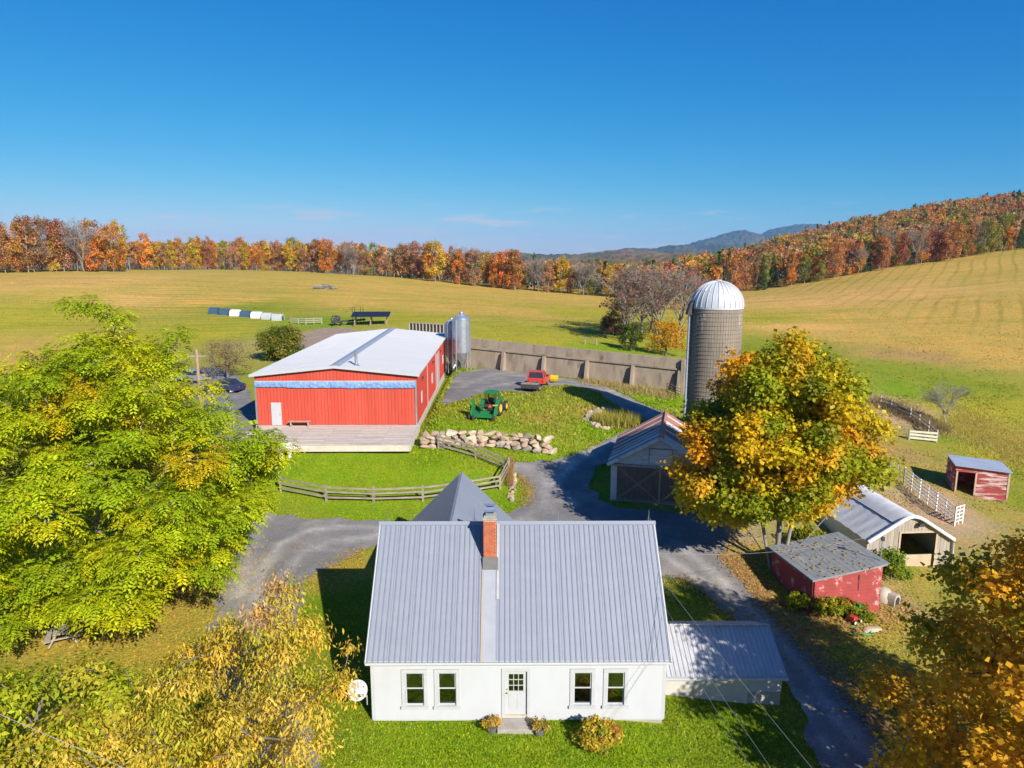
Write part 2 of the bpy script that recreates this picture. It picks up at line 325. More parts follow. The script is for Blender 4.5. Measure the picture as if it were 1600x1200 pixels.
def ground_mat():
    m = bpy.data.materials.new('meadow'); m.use_nodes = True; N = m.node_tree.nodes; L = m.node_tree.links; b = N['Principled BSDF']; b.inputs['Roughness'].default_value = .95; b.inputs['Specular IOR Level'].default_value = .1
    at_ = N.new('ShaderNodeAttribute'); at_.attribute_name = 'col'; g = N.new('ShaderNodeNewGeometry')
    def noise(scale, detail=5, rough=.6, stretch=None):
        n = N.new('ShaderNodeTexNoise'); n.inputs['Scale'].default_value = scale; n.inputs['Detail'].default_value = detail; n.inputs['Roughness'].default_value = rough
        if stretch:
            q = N.new('ShaderNodeMapping'); q.inputs['Scale'].default_value = stretch; L.new(g.outputs['Position'], q.inputs[0]); L.new(q.outputs[0], n.inputs['Vector'])
        else: L.new(g.outputs['Position'], n.inputs['Vector'])
        return n.outputs[0]
    def rng(s, a, b_, c, d):
        r = N.new('ShaderNodeMapRange'); L.new(s, r.inputs[0]); 
        for k, v in zip((1, 2, 3, 4), (a, b_, c, d)): r.inputs[k].default_value = v
        return r.outputs[0]
    def mix(fac, c1, c2, mode='MIX'):
        x = N.new('ShaderNodeMix'); x.data_type = 'RGBA'; x.blend_type = mode
        for s, v in ((0, fac), (6, c1), (7, c2)):
            if hasattr(v, 'links') or hasattr(v, 'is_linked'): L.new(v, x.inputs[s])
            else: x.inputs[s].default_value = v if s == 0 else (*v, 1)
        return x.outputs[2]
    def math_(op, a_, b_):
        x = N.new('ShaderNodeMath'); x.operation = op
        for k, v in ((0, a_), (1, b_)):
            if hasattr(v, 'is_linked'): L.new(v, x.inputs[k])
            else: x.inputs[k].default_value = v
        return x.outputs[0]
    c = at_.outputs['Color']
    # tufts and patches at several sizes
    c = mix(rng(noise(.55, 6), .38, .66, 0, .55), c, mix(1.0, c, (1.45, 1.05, .9), 'MULTIPLY'))
    c = mix(rng(noise(.13, 5), .42, .62, 0, .5), c, mix(1.0, c, (.72, .88, .8), 'MULTIPLY'))
    c = mix(rng(noise(7.0, 4, .7), .42, .70, 0, .75), c, mix(1.0, c, (.42, .52, .5), 'MULTIPLY'))
    c = mix(rng(noise(1.7, 4, .7), .56, .74, 0, .45), c, (.36, .27, .09))
    c = mix(rng(noise(1.05, 5, .72), .46, .66, 0, .45), c, mix(1.0, c, (.60, .66, .5), 'MULTIPLY'))
    c = mix(rng(noise(.31, 6, .7), .50, .70, 0, .5), c, mix(1.0, c, (1.25, 1.0, 1.1), 'MULTIPLY'))
    # dry streaks in the hay fields, running across the slope
    pos = N.new('ShaderNodeSeparateXYZ'); L.new(g.outputs['Position'], pos.inputs[0])
    far = rng(pos.outputs[1], 105, 140, 0, 1)
    st = noise(1, 5, .65, (.02, .22, .1)); c = mix(math_('MULTIPLY', rng(st, .46, .62, 0, .6), far), c, mix(1.0, c, (.70, .80, .55), 'MULTIPLY'))
    st2 = noise(1, 5, .65, (.05, .6, .1)); c = mix(math_('MULTIPLY', rng(st2, .5, .64, 0, .5), far), c, mix(1.0, c, (1.3, 1.12, 1.1), 'MULTIPLY'))
    # swaths left by the mower on the right hillside and lesser ones in the middle field
    def swath(scale, ang, dist, lo, hi):
        q = N.new('ShaderNodeMapping'); q.inputs['Rotation'].default_value = (0, 0, ang); L.new(g.outputs['Position'], q.inputs[0])
        w = N.new('ShaderNodeTexWave'); w.inputs['Scale'].default_value = scale; w.inputs['Distortion'].default_value = dist; w.inputs['Detail'].default_value = 2; w.inputs['Detail Scale'].default_value = .25; L.new(q.outputs[0], w.inputs['Vector'])
        return rng(w.outputs[1] if len(w.outputs) > 1 else w.outputs[0], lo, hi, 0, 1)
    m1 = math_('MULTIPLY', rng(pos.outputs[0], 75, 105, 0, 1), math_('MULTIPLY', rng(pos.outputs[1], 118, 140, 0, 1), rng(noise(.018, 3), .36, .52, .12, 1)))
    c = mix(math_('MULTIPLY', math_('MULTIPLY', swath(.075, .59, 3.4, .80, .98), m1), .45), c, mix(1.0, c, (.45, .60, .40), 'MULTIPLY'))
    m2 = math_('MULTIPLY', rng(pos.outputs[0], 60, 20, 0, 1), math_('MULTIPLY', far, rng(noise(.02, 3), .40, .58, 0, 1)))
    c = mix(math_('MULTIPLY', math_('MULTIPLY', swath(.085, 1.35, 3.2, .6, .95), m2), .5), c, mix(1.0, c, (.60, .74, .50), 'MULTIPLY'))
    L.new(c, b.inputs['Base Color'])
    bp = N.new('ShaderNodeBump'); bp.inputs['Strength'].default_value = .9; bp.inputs['Distance'].default_value = .12; L.new(noise(5.5, 6, .7), bp.inputs['Height']); L.new(bp.outputs[0], b.inputs['Normal'])
    return m
me.materials.append(ground_mat()); tag(part('ground', me), kind='structure')

# ------------------------------------------------------------------ gravel drives
def gravel(name, c1, c2, c3):
    m = pm(name, c1, c2, .9, .95, .8, 22, c3=c3, s3=.35, t3=(.48, .66), lo=.3, hi=.7)
    N = m.node_tree.nodes; L = m.node_tree.links; b = N['Principled BSDF']; src = b.inputs['Base Color'].links[0].from_socket
    n = N.new('ShaderNodeTexNoise'); n.inputs['Scale'].default_value = 16; n.inputs['Detail'].default_value = 3; n.inputs['Roughness'].default_value = .8
    tcn = [x for x in N if x.type == 'TEX_COORD'][0]; L.new(tcn.outputs['Object'], n.inputs['Vector'])
    at_ = N.new('ShaderNodeAttribute'); at_.attribute_name = 'col'
    mr = N.new('ShaderNodeMapRange'); mr.inputs[1].default_value = .3; mr.inputs[2].default_value = .7; mr.inputs[3].default_value = .62; mr.inputs[4].default_value = 1.35; L.new(n.outputs[0], mr.inputs[0])
    x = N.new('ShaderNodeMix'); x.data_type = 'RGBA'; x.blend_type = 'MULTIPLY'; x.inputs[0].default_value = 1; L.new(src, x.inputs[6]); L.new(mr.outputs[0], x.inputs[7])
    y = N.new('ShaderNodeMix'); y.data_type = 'RGBA'; y.blend_type = 'MULTIPLY'; y.inputs[0].default_value = 1; L.new(x.outputs[2], y.inputs[6]); L.new(at_.outputs['Color'], y.inputs[7]); L.new(y.outputs[2], b.inputs['Base Color'])
    return m
GRAV = gravel('gravel', (.150, .142, .135), (.20, .186, .172), (.27, .24, .21))

ROAD_POLYS = []
def drape(name, pix, lift, mat, step=.38, tracks=(), edge=.5, kind='structure'):
    P = [on(a, b) for a, b in pix]; B = []
    for i in range(len(P)):
        a, b = P[i].xy, P[(i + 1) % len(P)].xy; n = max(1, int((b - a).length / .35))
        for k in range(n): B.append(a.lerp(b, k / n))
    B = np.array([tuple(p) for p in B]); 
    for _ in range(6): B = (np.roll(B, 1, 0) + B * 2 + np.roll(B, -1, 0)) / 4
    T = np.roll(B, -1, 0) - np.roll(B, 1, 0); T /= np.linalg.norm(T, axis=1)[:, None] + 1e-9; Nn = np.c_[T[:, 1], -T[:, 0]]
    B = B + Nn * (((vnoise(B, .7, 5) - .5) + (vnoise(B, .3, 9) - .5) * .5 + (vnoise(B, 2.6, 6) - .5) * 1.2) * edge)[:, None]
    ROAD_POLYS.append(B)
    lo, hi = B.min(0), B.max(0); g = np.stack(np.meshgrid(np.arange(lo[0], hi[0], step), np.arange(lo[1], hi[1], step)), -1).reshape(-1, 2) + RNG.uniform(-.1, .1, 2)
    g = g[inside(g, B)]; d = np.sqrt(((g[:, None] - B[None]) ** 2).sum(-1)).min(1) if len(g) < 20000 else np.ones(len(g)); g = g[d > .25]
    allp = [Vector(p) for p in np.r_[B, g]]
    v, e, f, *_ = delaunay_2d_cdt(allp, [], [list(range(len(B)))], 1, 1e-4)
    V = np.array([tuple(p) for p in v]); z = hv(V) + (vnoise(V, 2.3, 3) - .5) * .10 * np.clip(np.hypot(V[:, 0], V[:, 1]) / 40, .3, 1.5) + lift
    # lower the rim so that the sheet dips under the turf
    me = bpy.data.meshes.new(name); me.from_pydata(np.c_[V, z].tolist(), [], [tuple(q) for q in f])
    col = np.ones((len(V), 4)); 
    for (tp, w, mult) in tracks:
        Q = [on(a, b).xy for a, b in tp]; dm = np.full(len(V), 1e9)
        for i in range(len(Q) - 1):
            a, b = np.array(Q[i]), np.array(Q[i + 1]); t = np.clip(((V - a) @ (b - a)) / ((b - a) @ (b - a)), 0, 1); dm = np.minimum(dm, np.linalg.norm(V - a - t[:, None] * (b - a), axis=1))
        k = np.exp(-(dm / w) ** 2) * (.6 + .6 * vnoise(V, 1.3, 8)); col[:, :3] *= (1 + k * (mult - 1))[:, None]
    a = me.color_attributes.new('col', 'FLOAT_COLOR', 'POINT'); a.data.foreach_set('color', col.astype(np.float32).ravel())
    me.materials.append(mat); me.polygons.foreach_set('use_smooth', [True] * len(me.polygons)); me.update()
    return tag(part(name, me), kind=kind)
drape('driveway', [(386,790),(430,803),(500,812),(560,815),(640,818),(720,815),(785,808),(812,796),(824,775),(822,757),(806,741),(792,727),(800,722),(835,722),(875,719),(919,701),(959,682),(996,660),(1018,668),(1000,690),(972,715),(945,724),(925,745),(922,765),(932,781),(958,791),(1000,797),(1085,802),(1130,830),(1143,868),(1160,893),(1200,940),(1260,1000),(1330,1080),(1390,1150),(1440,1215),(1300,1215),(1252,1125),(1232,1065),(1200,1004),(1150,972),(1112,935),(1080,908),(1035,896),(980,880),(900,866),(780,852),(650,842),(595,851),(540,869),(502,895),(478,921),(464,962),(456,1000),(470,1090),(505,1215),(385,1215),(330,1060),(334,952),(352,905),(362,880),(356,850),(366,822)], .035, GRAV,
      tracks=[([(420,1100),(400,960),(408,900),(435,850),(490,828),(560,824),(640,826),(720,826)], .32, 1.6), ([(452,1080),(436,960),(444,905),(470,866),(520,846),(590,837),(650,834)], .32, 1.6), ([(375,930),(385,880),(396,840),(410,805)], .5, 1.4), ([(350,990),(372,930),(368,880)], .8, 1.35), ([(860,760),(900,720),(950,695),(990,672)], .35, 1.6), ([(900,790),(870,760),(890,728),(940,704)], .3, 1.6), ([(800,820),(850,790),(850,755),(880,724),(930,697)], .3, 1.5), ([(1060,850),(1120,900),(1180,960),(1260,1050),(1350,1180)], .35, 1.7), ([(1040,870),(1090,905),(1150,960),(1220,1040),(1300,1180)], .3, 1.6)])
drape('farm_track', [(684,640),(692,615),(705,590),(735,578),(765,574),(850,586),(932,597),(1000,629),(1045,646),(1085,664),(1080,690),(1015,690),(1000,662),(955,628),(917,610),(885,601),(850,606),(830,618),(775,612),(735,622)], .05, GRAV, step=.8, tracks=[([(720,605),(770,585),(860,592),(940,604),(1010,640),(1050,660)], .45, 1.6), ([(740,612),(800,598),(900,601),(960,619)], .4, 1.6)])
drape('parking_yard', [(386,796),(366,822),(330,800),(300,760),(290,700),(280,620),(285,580),(330,572),(370,585),(398,630),(400,690),(392,740)], .045, GRAV, step=.9)
drape('barn_apron', [(420,560),(455,530),(500,514),(545,512),(560,524),(520,536),(480,545)], .05, pm('packed_dirt', (.33, .24, .17), (.24, .17, .11), 1.2, .95, .5), step=1)

# ------------------------------------------------------------------ far hills
def hill_mat(name, c1, c2, c3, s):
    return pm(name, c1, c2, s, .95, 0, c3=c3, s3=s * .25, t3=(.48, .62), lo=.40, hi=.60, spec=.05)
def ridge(name, prof, d, thick, mat, bump, n=260, rows=40):
    P = [atd(a, b, d) for a, b in prof]; xs = [p.x for p in P]; zs = [p.z for p in P]; y0 = P[len(P) // 2].y
    X = np.linspace(xs[0], xs[-1], n); T = np.interp(X, xs, zs)
    for _ in range(3): T = (np.roll(T, 1) + T * 2 + np.roll(T, -1)) / 4
    T[0] = T[-1] = -45; T = np.maximum(T, -45)
    s = np.linspace(-1, 1, rows); V = []
    for k in s:
        wv = math.cos(k * math.pi / 2) ** 1.3; Y = np.full(n, y0 + k * thick)
        q = np.stack([X, Y], 1); Z = -50 + (T + 50) * wv + (vnoise(q, bump * 3, 11) - .5) * bump * (wv > .02) + (vnoise(q, bump * 1.3, 12) - .5) * bump * .8 * (wv > .02) + (vnoise(q, thick / 3, 13) - .5) * (T + 50) * .28 * wv * (1 - wv) * 4
        V.append(np.c_[q, Z])
    V = np.concatenate(V); i = (np.arange(rows - 1)[:, None] * n + np.arange(n - 1)[None]).ravel()
    me = bpy.data.meshes.new(name); me.from_pydata(V.tolist(), [], np.stack([i, i + 1, i + n + 1, i + n], 1).tolist()); me.materials.append(mat); me.update()
    return tag(part(name, me), kind='structure')
HM = hill_mat('autumn_hill', (.09, .085, .03), (.20, .10, .045), (.035, .055, .02), .02)
HM2 = hill_mat('far_hill', (.05, .065, .04), (.11, .075, .05), (.03, .045, .025), .008)
ridge('hills', [(-400,425),(-100,400),(100,404),(230,402),(400,396),(600,404),(700,418)], 2000, 500, HM, 9, 320, 50)
ridge('hills', [(560,420),(700,412),(780,403),(850,412),(930,406),(1000,404),(1080,398),(1160,404),(1300,396),(1420,420)], 1500, 420, HM, 9, 320, 60)
ridge('hills', [(640,415),(760,396),(800,394),(850,399),(900,398),(960,392),(1010,393),(1100,400),(1250,420)], 2700, 600, HM, 10, 320, 50)
ridge('hills', [(860,415),(930,398),(980,388),(1020,390),(1055,383),(1085,386),(1120,382),(1180,383),(1260,390),(1400,420)], 4300, 800, HM2, 14)
ridge('mountain', [(900,420),(1000,396),(1060,386),(1105,374),(1140,364),(1157,359),(1175,366),(1192,374),(1215,386),(1300,420)], 6200, 900, HM2, 16)
ridge('mountain', [(1100,420),(1150,386),(1185,370),(1215,356),(1245,351),(1275,350),(1310,356),(1400,372),(1550,420)], 7000, 1100, HM2, 16)
ridge('mountain', [(60,425),(150,396),(190,386),(208,379),(225,383),(260,392),(380,425)], 7500, 900, HM2, 16)
# ------------------------------------------------------------------ trees
def tubes_fast(segs, n=5):
    """segs: list of (a, b, ra, rb) -> mesh arrays"""
    V = []; Fc = []
    A = np.array([s[0] for s in segs], float); B = np.array([s[1] for s in segs], float); ra = np.array([s[2] for s in segs]); rb = np.array([s[3] for s in segs])
    d = unit(B - A); ref = np.where(np.abs(d[:, 2:3]) > .9, np.array([[1., 0, 0]]), np.array([[0, 0, 1.]])); x = unit(np.cross(d, ref)); y = np.cross(d, x)
    m = len(segs); V = np.empty((m, 2, n, 3))
    for k in range(n):
        c, s = math.cos(2 * math.pi * k / n), math.sin(2 * math.pi * k / n); o = x * c + y * s
        V[:, 0, k] = A + o * ra[:, None]; V[:, 1, k] = B + o * rb[:, None]
    base = np.arange(m)[:, None] * 2 * n; k = np.arange(n)[None]; k2 = (k + 1) % n
    Q = np.stack([base + k, base + k2, base + n + k2, base + n + k], -1).reshape(-1, 4)
    return V.reshape(-1, 3), Q
def tube_mesh(name, segs, mat, n=5):
    V, Q = tubes_fast(segs, n); me = bpy.data.meshes.new(name); me.vertices.add(len(V)); me.vertices.foreach_set('co', V.astype(np.float32).ravel())
    me.loops.add(len(Q) * 4); me.loops.foreach_set('vertex_index', Q.astype(np.int32).ravel()); me.polygons.add(len(Q)); me.polygons.foreach_set('loop_start', np.arange(0, len(Q) * 4, 4, dtype=np.int32))
    me.polygons.foreach_set('use_smooth', [True] * len(Q)); me.materials.append(mat); me.update(calc_edges=True); return me

def skeleton(stems, attract, tip=.018, seglen=.9, wob=.12):
    """grow limbs from the stem polylines to every attractor; returns segments with tapering radii"""
    nodes = []; par = []
    for st in stems:
        prev = -1
        for i, p in enumerate(st):
            if i == 0: nodes.append(np.array(p, float)); par.append(-1); prev = len(nodes) - 1; continue
            a = nodes[prev]; b = np.array(p, float); k = max(1, int(np.linalg.norm(b - a) / seglen))
            for j in range(1, k + 1): nodes.append(a + (b - a) * j / k + RNG.normal(size=3) * wob * .25); par.append(prev); prev = len(nodes) - 1
    c0 = np.mean([s[-1] for s in stems], 0); order = sorted(range(len(attract)), key=lambda i: np.linalg.norm(attract[i] - c0))
    for i in order:
        t = np.array(attract[i]); N_ = np.array(nodes); d = t - N_; dist = np.linalg.norm(d, axis=1)
        cost = dist * (1 + .7 * np.clip(-d[:, 2] / (dist + 1e-6), 0, 1)); cost[[q for q in range(len(par)) if par[q] == -1]] += 50
        j = int(np.argmin(cost)); a = N_[j]; k = max(2, int(dist[j] / seglen)); prev = j
        for q in range(1, k + 1):
            f = q / k; p = a + (t - a) * f; p[2] += math.sin(f * math.pi) * dist[j] * .07
            nodes.append(p + (RNG.normal(size=3) * wob if q < k else 0)); par.append(prev); prev = len(nodes) - 1
    cnt = np.zeros(len(nodes)); ch = np.zeros(len(nodes), int)
    for q in par:
        if q >= 0: ch[q] += 1
    cnt[ch == 0] = 1
    for q in range(len(nodes) - 1, -1, -1):
        if par[q] >= 0: cnt[par[q]] += cnt[q]
    rad = tip * np.sqrt(cnt)
    return [(nodes[par[q]], nodes[q], min(rad[par[q]], rad[q] * 1.5) if par[par[q]] >= 0 else rad[q] * 1.35, rad[q]) for q in range(len(nodes)) if par[q] >= 0]

def place_clumps(n, env, mind, tries=4000):
    """env() yields candidate points; keep them mind apart"""
    out = []
    for _ in range(tries):
        p = env()
        if all((p - q).length > mind for q in out): out.append(p)
        if len(out) >= n: break
    return out

def clump_leaves(centres, rads, per, size, cols, jit=.25, flat=.75, droop=0.0, aspect=.55, up=.55, shell=.55):
    """leaves spread through every clump's volume, denser to its outside"""
    P = []; Tn = []; Nn = []; Sz = []; C = []
    for c, r, col in zip(centres, rads, cols):
        n = int(per * r * r); d = rand_unit(n); rr = RNG.random(n) ** shell; lump = 1 + .35 * np.sin(d[:, 0] * 5 + c[0]) * np.sin(d[:, 1] * 5 + c[1] * 2) 
        p = np.array(c) + d * (rr * lump)[:, None] * np.array([r, r, r * flat])
        nr = unit(d * .7 + rand_unit(n) * .6 + np.array([0, 0, up])); t = unit(np.cross(nr, rand_unit(n)) + d * .35 + np.array([0, 0, -droop]))
        P.append(p); Tn.append(t); Nn.append(nr); Sz.append(size * RNG.uniform(.4, 1.35, n))
        base = np.array(col)[None] * RNG.uniform(1 - jit, 1 + jit, (n, 1)) * RNG.uniform(.9, 1.1, (n, 3)); C.append(base)
    P, Tn, Nn, Sz, C = map(np.concatenate, (P, Tn, Nn, Sz, C)); return leaf_quads(P, Tn, Nn, Sz, aspect), C

def pick(pal): 
    t = random.random() * sum(w for _, w in pal)
    for c, w in pal:
        t -= w
        if t <= 0: return c
    return pal[-1][0]

# --- prototypes of the far woods: crown + trunk meshes shared between trees
def proto_round(seed, hgt=1.0, nclump=40, nleaf=3400, slim=.34, low=.2, lsize=.034):
    random.seed(seed); st = RNG.bit_generator.state
    def env():
        z = random.uniform(low, .97); k = (z - low) / (1 - low); w = slim * (math.sin(math.pi * min(1, .12 + k * .86)) ** .65) * random.uniform(.35, 1); a = random.uniform(0, 6.283)
        return Vector((w * math.cos(a), w * math.sin(a), z))
    cl = place_clumps(nclump, env, .065); rads = [random.uniform(.06, .115) for _ in cl]
    cols = [(k * random.uniform(.9, 1.12), k * random.uniform(.85, 1.2), k * random.uniform(.8, 1.3)) for k in (random.uniform(.6, 1.25) for _ in cl)]
    V, C = clump_leaves(cl, rads, nleaf / sum(r * r for r in rads), lsize, cols, .3, .8, aspect=.8)
    crown = quads_mesh('crown', V, LEAFO, C)
    segs = skeleton([[(0, 0, -.02), (0, 0, low + .15), (random.uniform(-.03, .03), 0, .6), (0, 0, .82)]], [np.array(c) for c in cl], .0022, .09, .008)
    return crown, tube_mesh('trunk', segs, BARKG, 4)
def proto_conifer(seed):
    random.seed(seed); P = []; T = []; Nn = []; Sz = []; C = []
    n = 2600; z = RNG.random(n) ** .8 * .93 + .05; a = RNG.random(n) * 6.283; layer = .75 + .35 * np.abs(np.sin(z * 38)); r = (1 - z) ** .85 * .2 * layer * RNG.random(n) ** .45
    p = np.c_[r * np.cos(a), r * np.sin(a), z - r * .25]; d = np.c_[np.cos(a), np.sin(a), -.45 * np.ones(n)]
    V = leaf_quads(p, d, unit(np.c_[np.zeros((n, 2)), np.ones(n)] + rand_unit(n) * .5), .048 * RNG.uniform(.6, 1.3, n) * (1.25 - z), .6); k = RNG.uniform(.55, 1.3, n)
    return quads_mesh('crown', V, LEAFO, np.c_[k, k, k]), tube_mesh('trunk', [((0, 0, -.02), (0, 0, .5), .014, .009), ((0, 0, .5), (0, 0, .97), .009, .002)], BARK, 5)
def proto_bare(seed, nleaf=260):
    random.seed(seed); segs = []; tips = []
    def grow(p, d, L, r, lev):
        k = 3; q = p
        for i in range(k):
            d2 = (d + Vector((random.gauss(0, .12), random.gauss(0, .12), random.gauss(.05, .08)))).normalized(); e = q + d2 * (L / k); segs.append((tuple(q), tuple(e), r * (1 - .2 * i / k), r * (1 - .2 * (i + 1) / k))); q = e; d = d2
            if lev < 5 and i > 0 or lev == 0:
                for _ in range(2 if lev else 1):
                    ax = Vector((random.gauss(0, 1), random.gauss(0, 1), random.gauss(.15, .5))).normalized(); grow(q, (d * .75 + ax * .62).normalized(), L * random.uniform(.55, .78), r * .52, lev + 1) if lev < 5 and L > .03 else None
        tips.append(tuple(q))
    grow(Vector((0, 0, -.02)), Vector((0, 0, 1)), .32, .016, 0)
    for k in range(4): grow(Vector((0, 0, .22)), Vector((random.gauss(0, .5), random.gauss(0, .5), 1)).normalized(), .30, .010, 1)
    zmax = max(t[2] for t in tips); s = 1 / zmax
    segs = [(tuple(np.array(a) * s), tuple(np.array(b) * s), max(ra, .0011), max(rb, .0009)) for a, b, ra, rb in segs]; tips = np.array(tips) * s
    n = min(nleaf, len(tips) * 2); idx = RNG.integers(0, len(tips), n); p = tips[idx] + RNG.normal(size=(n, 3)) * .012
    V = leaf_quads(p, rand_unit(n), rand_unit(n), .028 * RNG.uniform(.6, 1.3, n), .8); k = RNG.uniform(.6, 1.3, n)
    return quads_mesh('crown', V, LEAFO, np.c_[k, k, k]), tube_mesh('trunk', segs, BARKG, 3)
PROTO_R = [proto_round(100 + i, slim=.23 + .04 * (i % 4), low=.04 + .05 * (i % 3)) for i in range(8)]
PROTO_C = [proto_conifer(200 + i) for i in range(3)]
PROTO_B = [proto_bare(300 + i) for i in range(3)]
PROTO_BB = [proto_bare(320 + i, 900) for i in range(3)]

KINDS = {'orange': (.66, .27, .04), 'rust brown': (.50, .23, .07), 'pinkish brown': (.52, .29, .14), 'golden yellow': (.64, .40, .04), 'olive green': (.30, .28, .04), 'dark red': (.42, .13, .08), 'yellow green': (.42, .42, .035)}
def far_tree(name, kind, loc, hgt, wid=1.0):
    if kind == 'dark green conifer': cr, tr = random.choice(PROTO_C); col = (.085, .13, .04)
    elif kind == 'bare grey': cr, tr = random.choice(PROTO_B); col = random.choice([(.30, .13, .06), (.33, .2, .09)])
    else: cr, tr = random.choice(PROTO_R); col = KINDS[kind]
    o = thing(name, '', 'tree', loc, random.uniform(0, 6.283)); o.scale = (hgt * wid, hgt * wid, hgt)
    c = part('crown', cr, o); j = random.uniform(.85, 1.15); c.color = (col[0] * j, col[1] * j * random.uniform(.9, 1.1), col[2] * j, 1); part('trunk', tr, o)
    return o
def wood_row(edge, weights, zone, name='maple_tree', hr=(14, 19), spacing=5.0, depth=(0, 9), group=None):
    """a wood edge along points given in the photograph as (px, py, distance): individual trees, labelled by their place in the row"""
    P = [atd(a, b, d) for a, b, d in edge]; made = []
    for i in range(len(P) - 1):
        a, b = P[i].xy, P[i + 1].xy; n = max(1, round((b - a).length / spacing)); nr = Vector((b - a)).normalized(); nr = Vector((-nr.y, nr.x))
        if nr.y < 0: nr = -nr
        for k in range(n):
            p = a.lerp(b, (k + random.uniform(.1, .9)) / n) + nr * random.uniform(*depth); kind = pick(weights); hh = random.uniform(*hr) * (.72 if random.random() < .15 else 1)
            o = far_tree({'dark green conifer': 'conifer_tree', 'bare grey': 'bare_tree'}.get(kind, name), kind, (p.x, p.y, h(p.x, p.y) - .2), hh, random.uniform(.62, .98)); made.append((p.x / p.y, kind, o))
    made.sort(key=lambda t: t[0]); cnt = {}
    for _, kind, o in made:
        cnt[kind] = cnt.get(kind, 0) + 1; o['label'] = f"{ORD(cnt[kind])} {kind} tree from the left {zone}"; o['group'] = group or ('trees ' + zone)
    return made
def ORD(n):
    w = ['', 'first', 'second', 'third', 'fourth', 'fifth', 'sixth', 'seventh', 'eighth', 'ninth', 'tenth', 'eleventh', 'twelfth']
    return w[n] if n < len(w) else f"{n}{'th' if 10 <= n % 100 <= 20 else {1: 'st', 2: 'nd', 3: 'rd'}.get(n % 10, 'th')}"
random.seed(42)
WL = [('orange', 5), ('rust brown', 4), ('pinkish brown', 3.5), ('golden yellow', 1.8), ('olive green', .8), ('dark red', .5), ('bare grey', .8)]
wood_row([(-40,426,236),(60,424,242),(130,424,250),(200,423,262)], WL, 'in the tall grove left of the field', hr=(16, 20), spacing=2.6, depth=(0, 9))
wood_row([(212,422,290),(300,420,300),(400,420,310)], WL, 'on the field crest right of the gap', hr=(11, 15), spacing=2.6)
wood_row([(400,421,305),(480,427,290),(560,431,280),(640,435,268)], WL, 'in the treeline behind the field mound', hr=(11, 14.5), spacing=2.6)
wood_row([(640,436,266),(720,446,256),(800,456,248)], WL, 'in the treeline above the field slope', hr=(12, 15.5), spacing=2.6)
wood_row([(800,458,255),(870,465,252),(950,470,240),(1000,472,240)], [('orange', 2), ('golden yellow', 3), ('pinkish brown', 3), ('rust brown', 2), ('olive green', 2), ('dark green conifer', 1.5), ('bare grey', 2)], 'in the low wood beside the bare trees', hr=(9, 14), spacing=2.6)
WR = [('orange', 3), ('rust brown', 4), ('pinkish brown', 3), ('golden yellow', 1), ('olive green', 2.5), ('dark red', 1.5), ('dark green conifer', 2.0), ('bare grey', 1.6)]
wood_row([(1130,462,270),(1200,458,268),(1290,445,270)], [('dark green conifer', 5), ('olive green', 2), ('rust brown', 2), ('bare grey', 1.5), ('orange', 1)], 'on the wood edge beside the silo', hr=(9, 14), spacing=2.6)
wood_row([(1290,444,270),(1340,432,272),(1400,420,275)], WR, 'on the wood edge mid hillside', hr=(10, 15), spacing=2.6)
wood_row([(1400,419,276),(1500,405,290),(1600,389,300),(1650,382,306)], WR, 'along the top of the hay field', hr=(13, 18), spacing=2.6)

# the woods behind read as one mass
def wood_mass(name, label, pts, weights, hr, nq, lq):
    VV = []; CCo = []; TS = []
    for (x, y) in pts:
        kind = pick(weights); hh = random.uniform(*hr); z = h(x, y)
        col = np.array((.085, .13, .04) if kind == 'dark green conifer' else KINDS.get(kind, (.3, .2, .1))) * random.uniform(.8, 1.2)
        if kind == 'dark green conifer':
            t = RNG.random(nq) ** .8; a_ = RNG.random(nq) * 6.283; r = (1 - t) * .21 * hh * RNG.random(nq) ** .4; p = np.c_[r * np.cos(a_), r * np.sin(a_), t * hh]
        else:
            # three to five sub-crowns
            nc = random.randint(4, 7); cs = np.array([[random.gauss(0, .15), random.gauss(0, .15), random.uniform(.42, .84)] for _ in range(nc)]); k = RNG.integers(0, nc, nq); d = rand_unit(nq); d[:, 2] = np.abs(d[:, 2]) * .9 - .25
            p = (cs[k] + d * (RNG.random(nq) ** .35)[:, None] * np.array([.2, .2, .17])) * hh
        p = p + np.array([x, y, z]); d = unit(rand_unit(nq) + np.array([0, -.1, .5])); VV.append(leaf_quads(p, np.cross(d, rand_unit(nq)), d, lq * RNG.uniform(.6, 1.35, nq), .85)); CCo.append(col[None] * RNG.uniform(.65, 1.3, (nq, 1)))
        TS.append(((x, y, z - .5), (x, y, z + hh * .7), .22, .08))
    o = part(name, quads_mesh(name, np.concatenate(VV), LEAF, np.concatenate(CCo))); tag(o, label, 'woodland', kind='stuff')
    o2 = part('trunks', tube_mesh('trunks', TS, BARKG, 3), o, kind='stuff'); return o
def scatter(poly, sp):
    P = np.array(poly); lo, hi = P.min(0), P.max(0); g = np.stack(np.meshgrid(np.arange(lo[0], hi[0], sp), np.arange(lo[1], hi[1], sp)), -1).reshape(-1, 2); g = g + RNG.uniform(-.45, .45, g.shape) * sp
    return g[inside(g, P)]
def pd(a, b, d): return tuple(atd(a, b, d).xy)
hill_poly = [pd(1110,462,282), pd(1290,445,284), pd(1400,420,288), pd(1500,405,302), pd(1660,380,318), (420, 430), (440, 640), (250, 640), (120, 560), (95, 420)]
wood_mass('hillside_wood', 'autumn wood covering the hillside above the right field', scatter(hill_poly, 6.6), WR, (12, 17), 150, 1.1)
mid_poly = [pd(640,436,278), pd(800,456,258), pd(1000,470,248), pd(1130,462,280), (100, 420), (60, 560), (-60, 520), (-70, 330)]
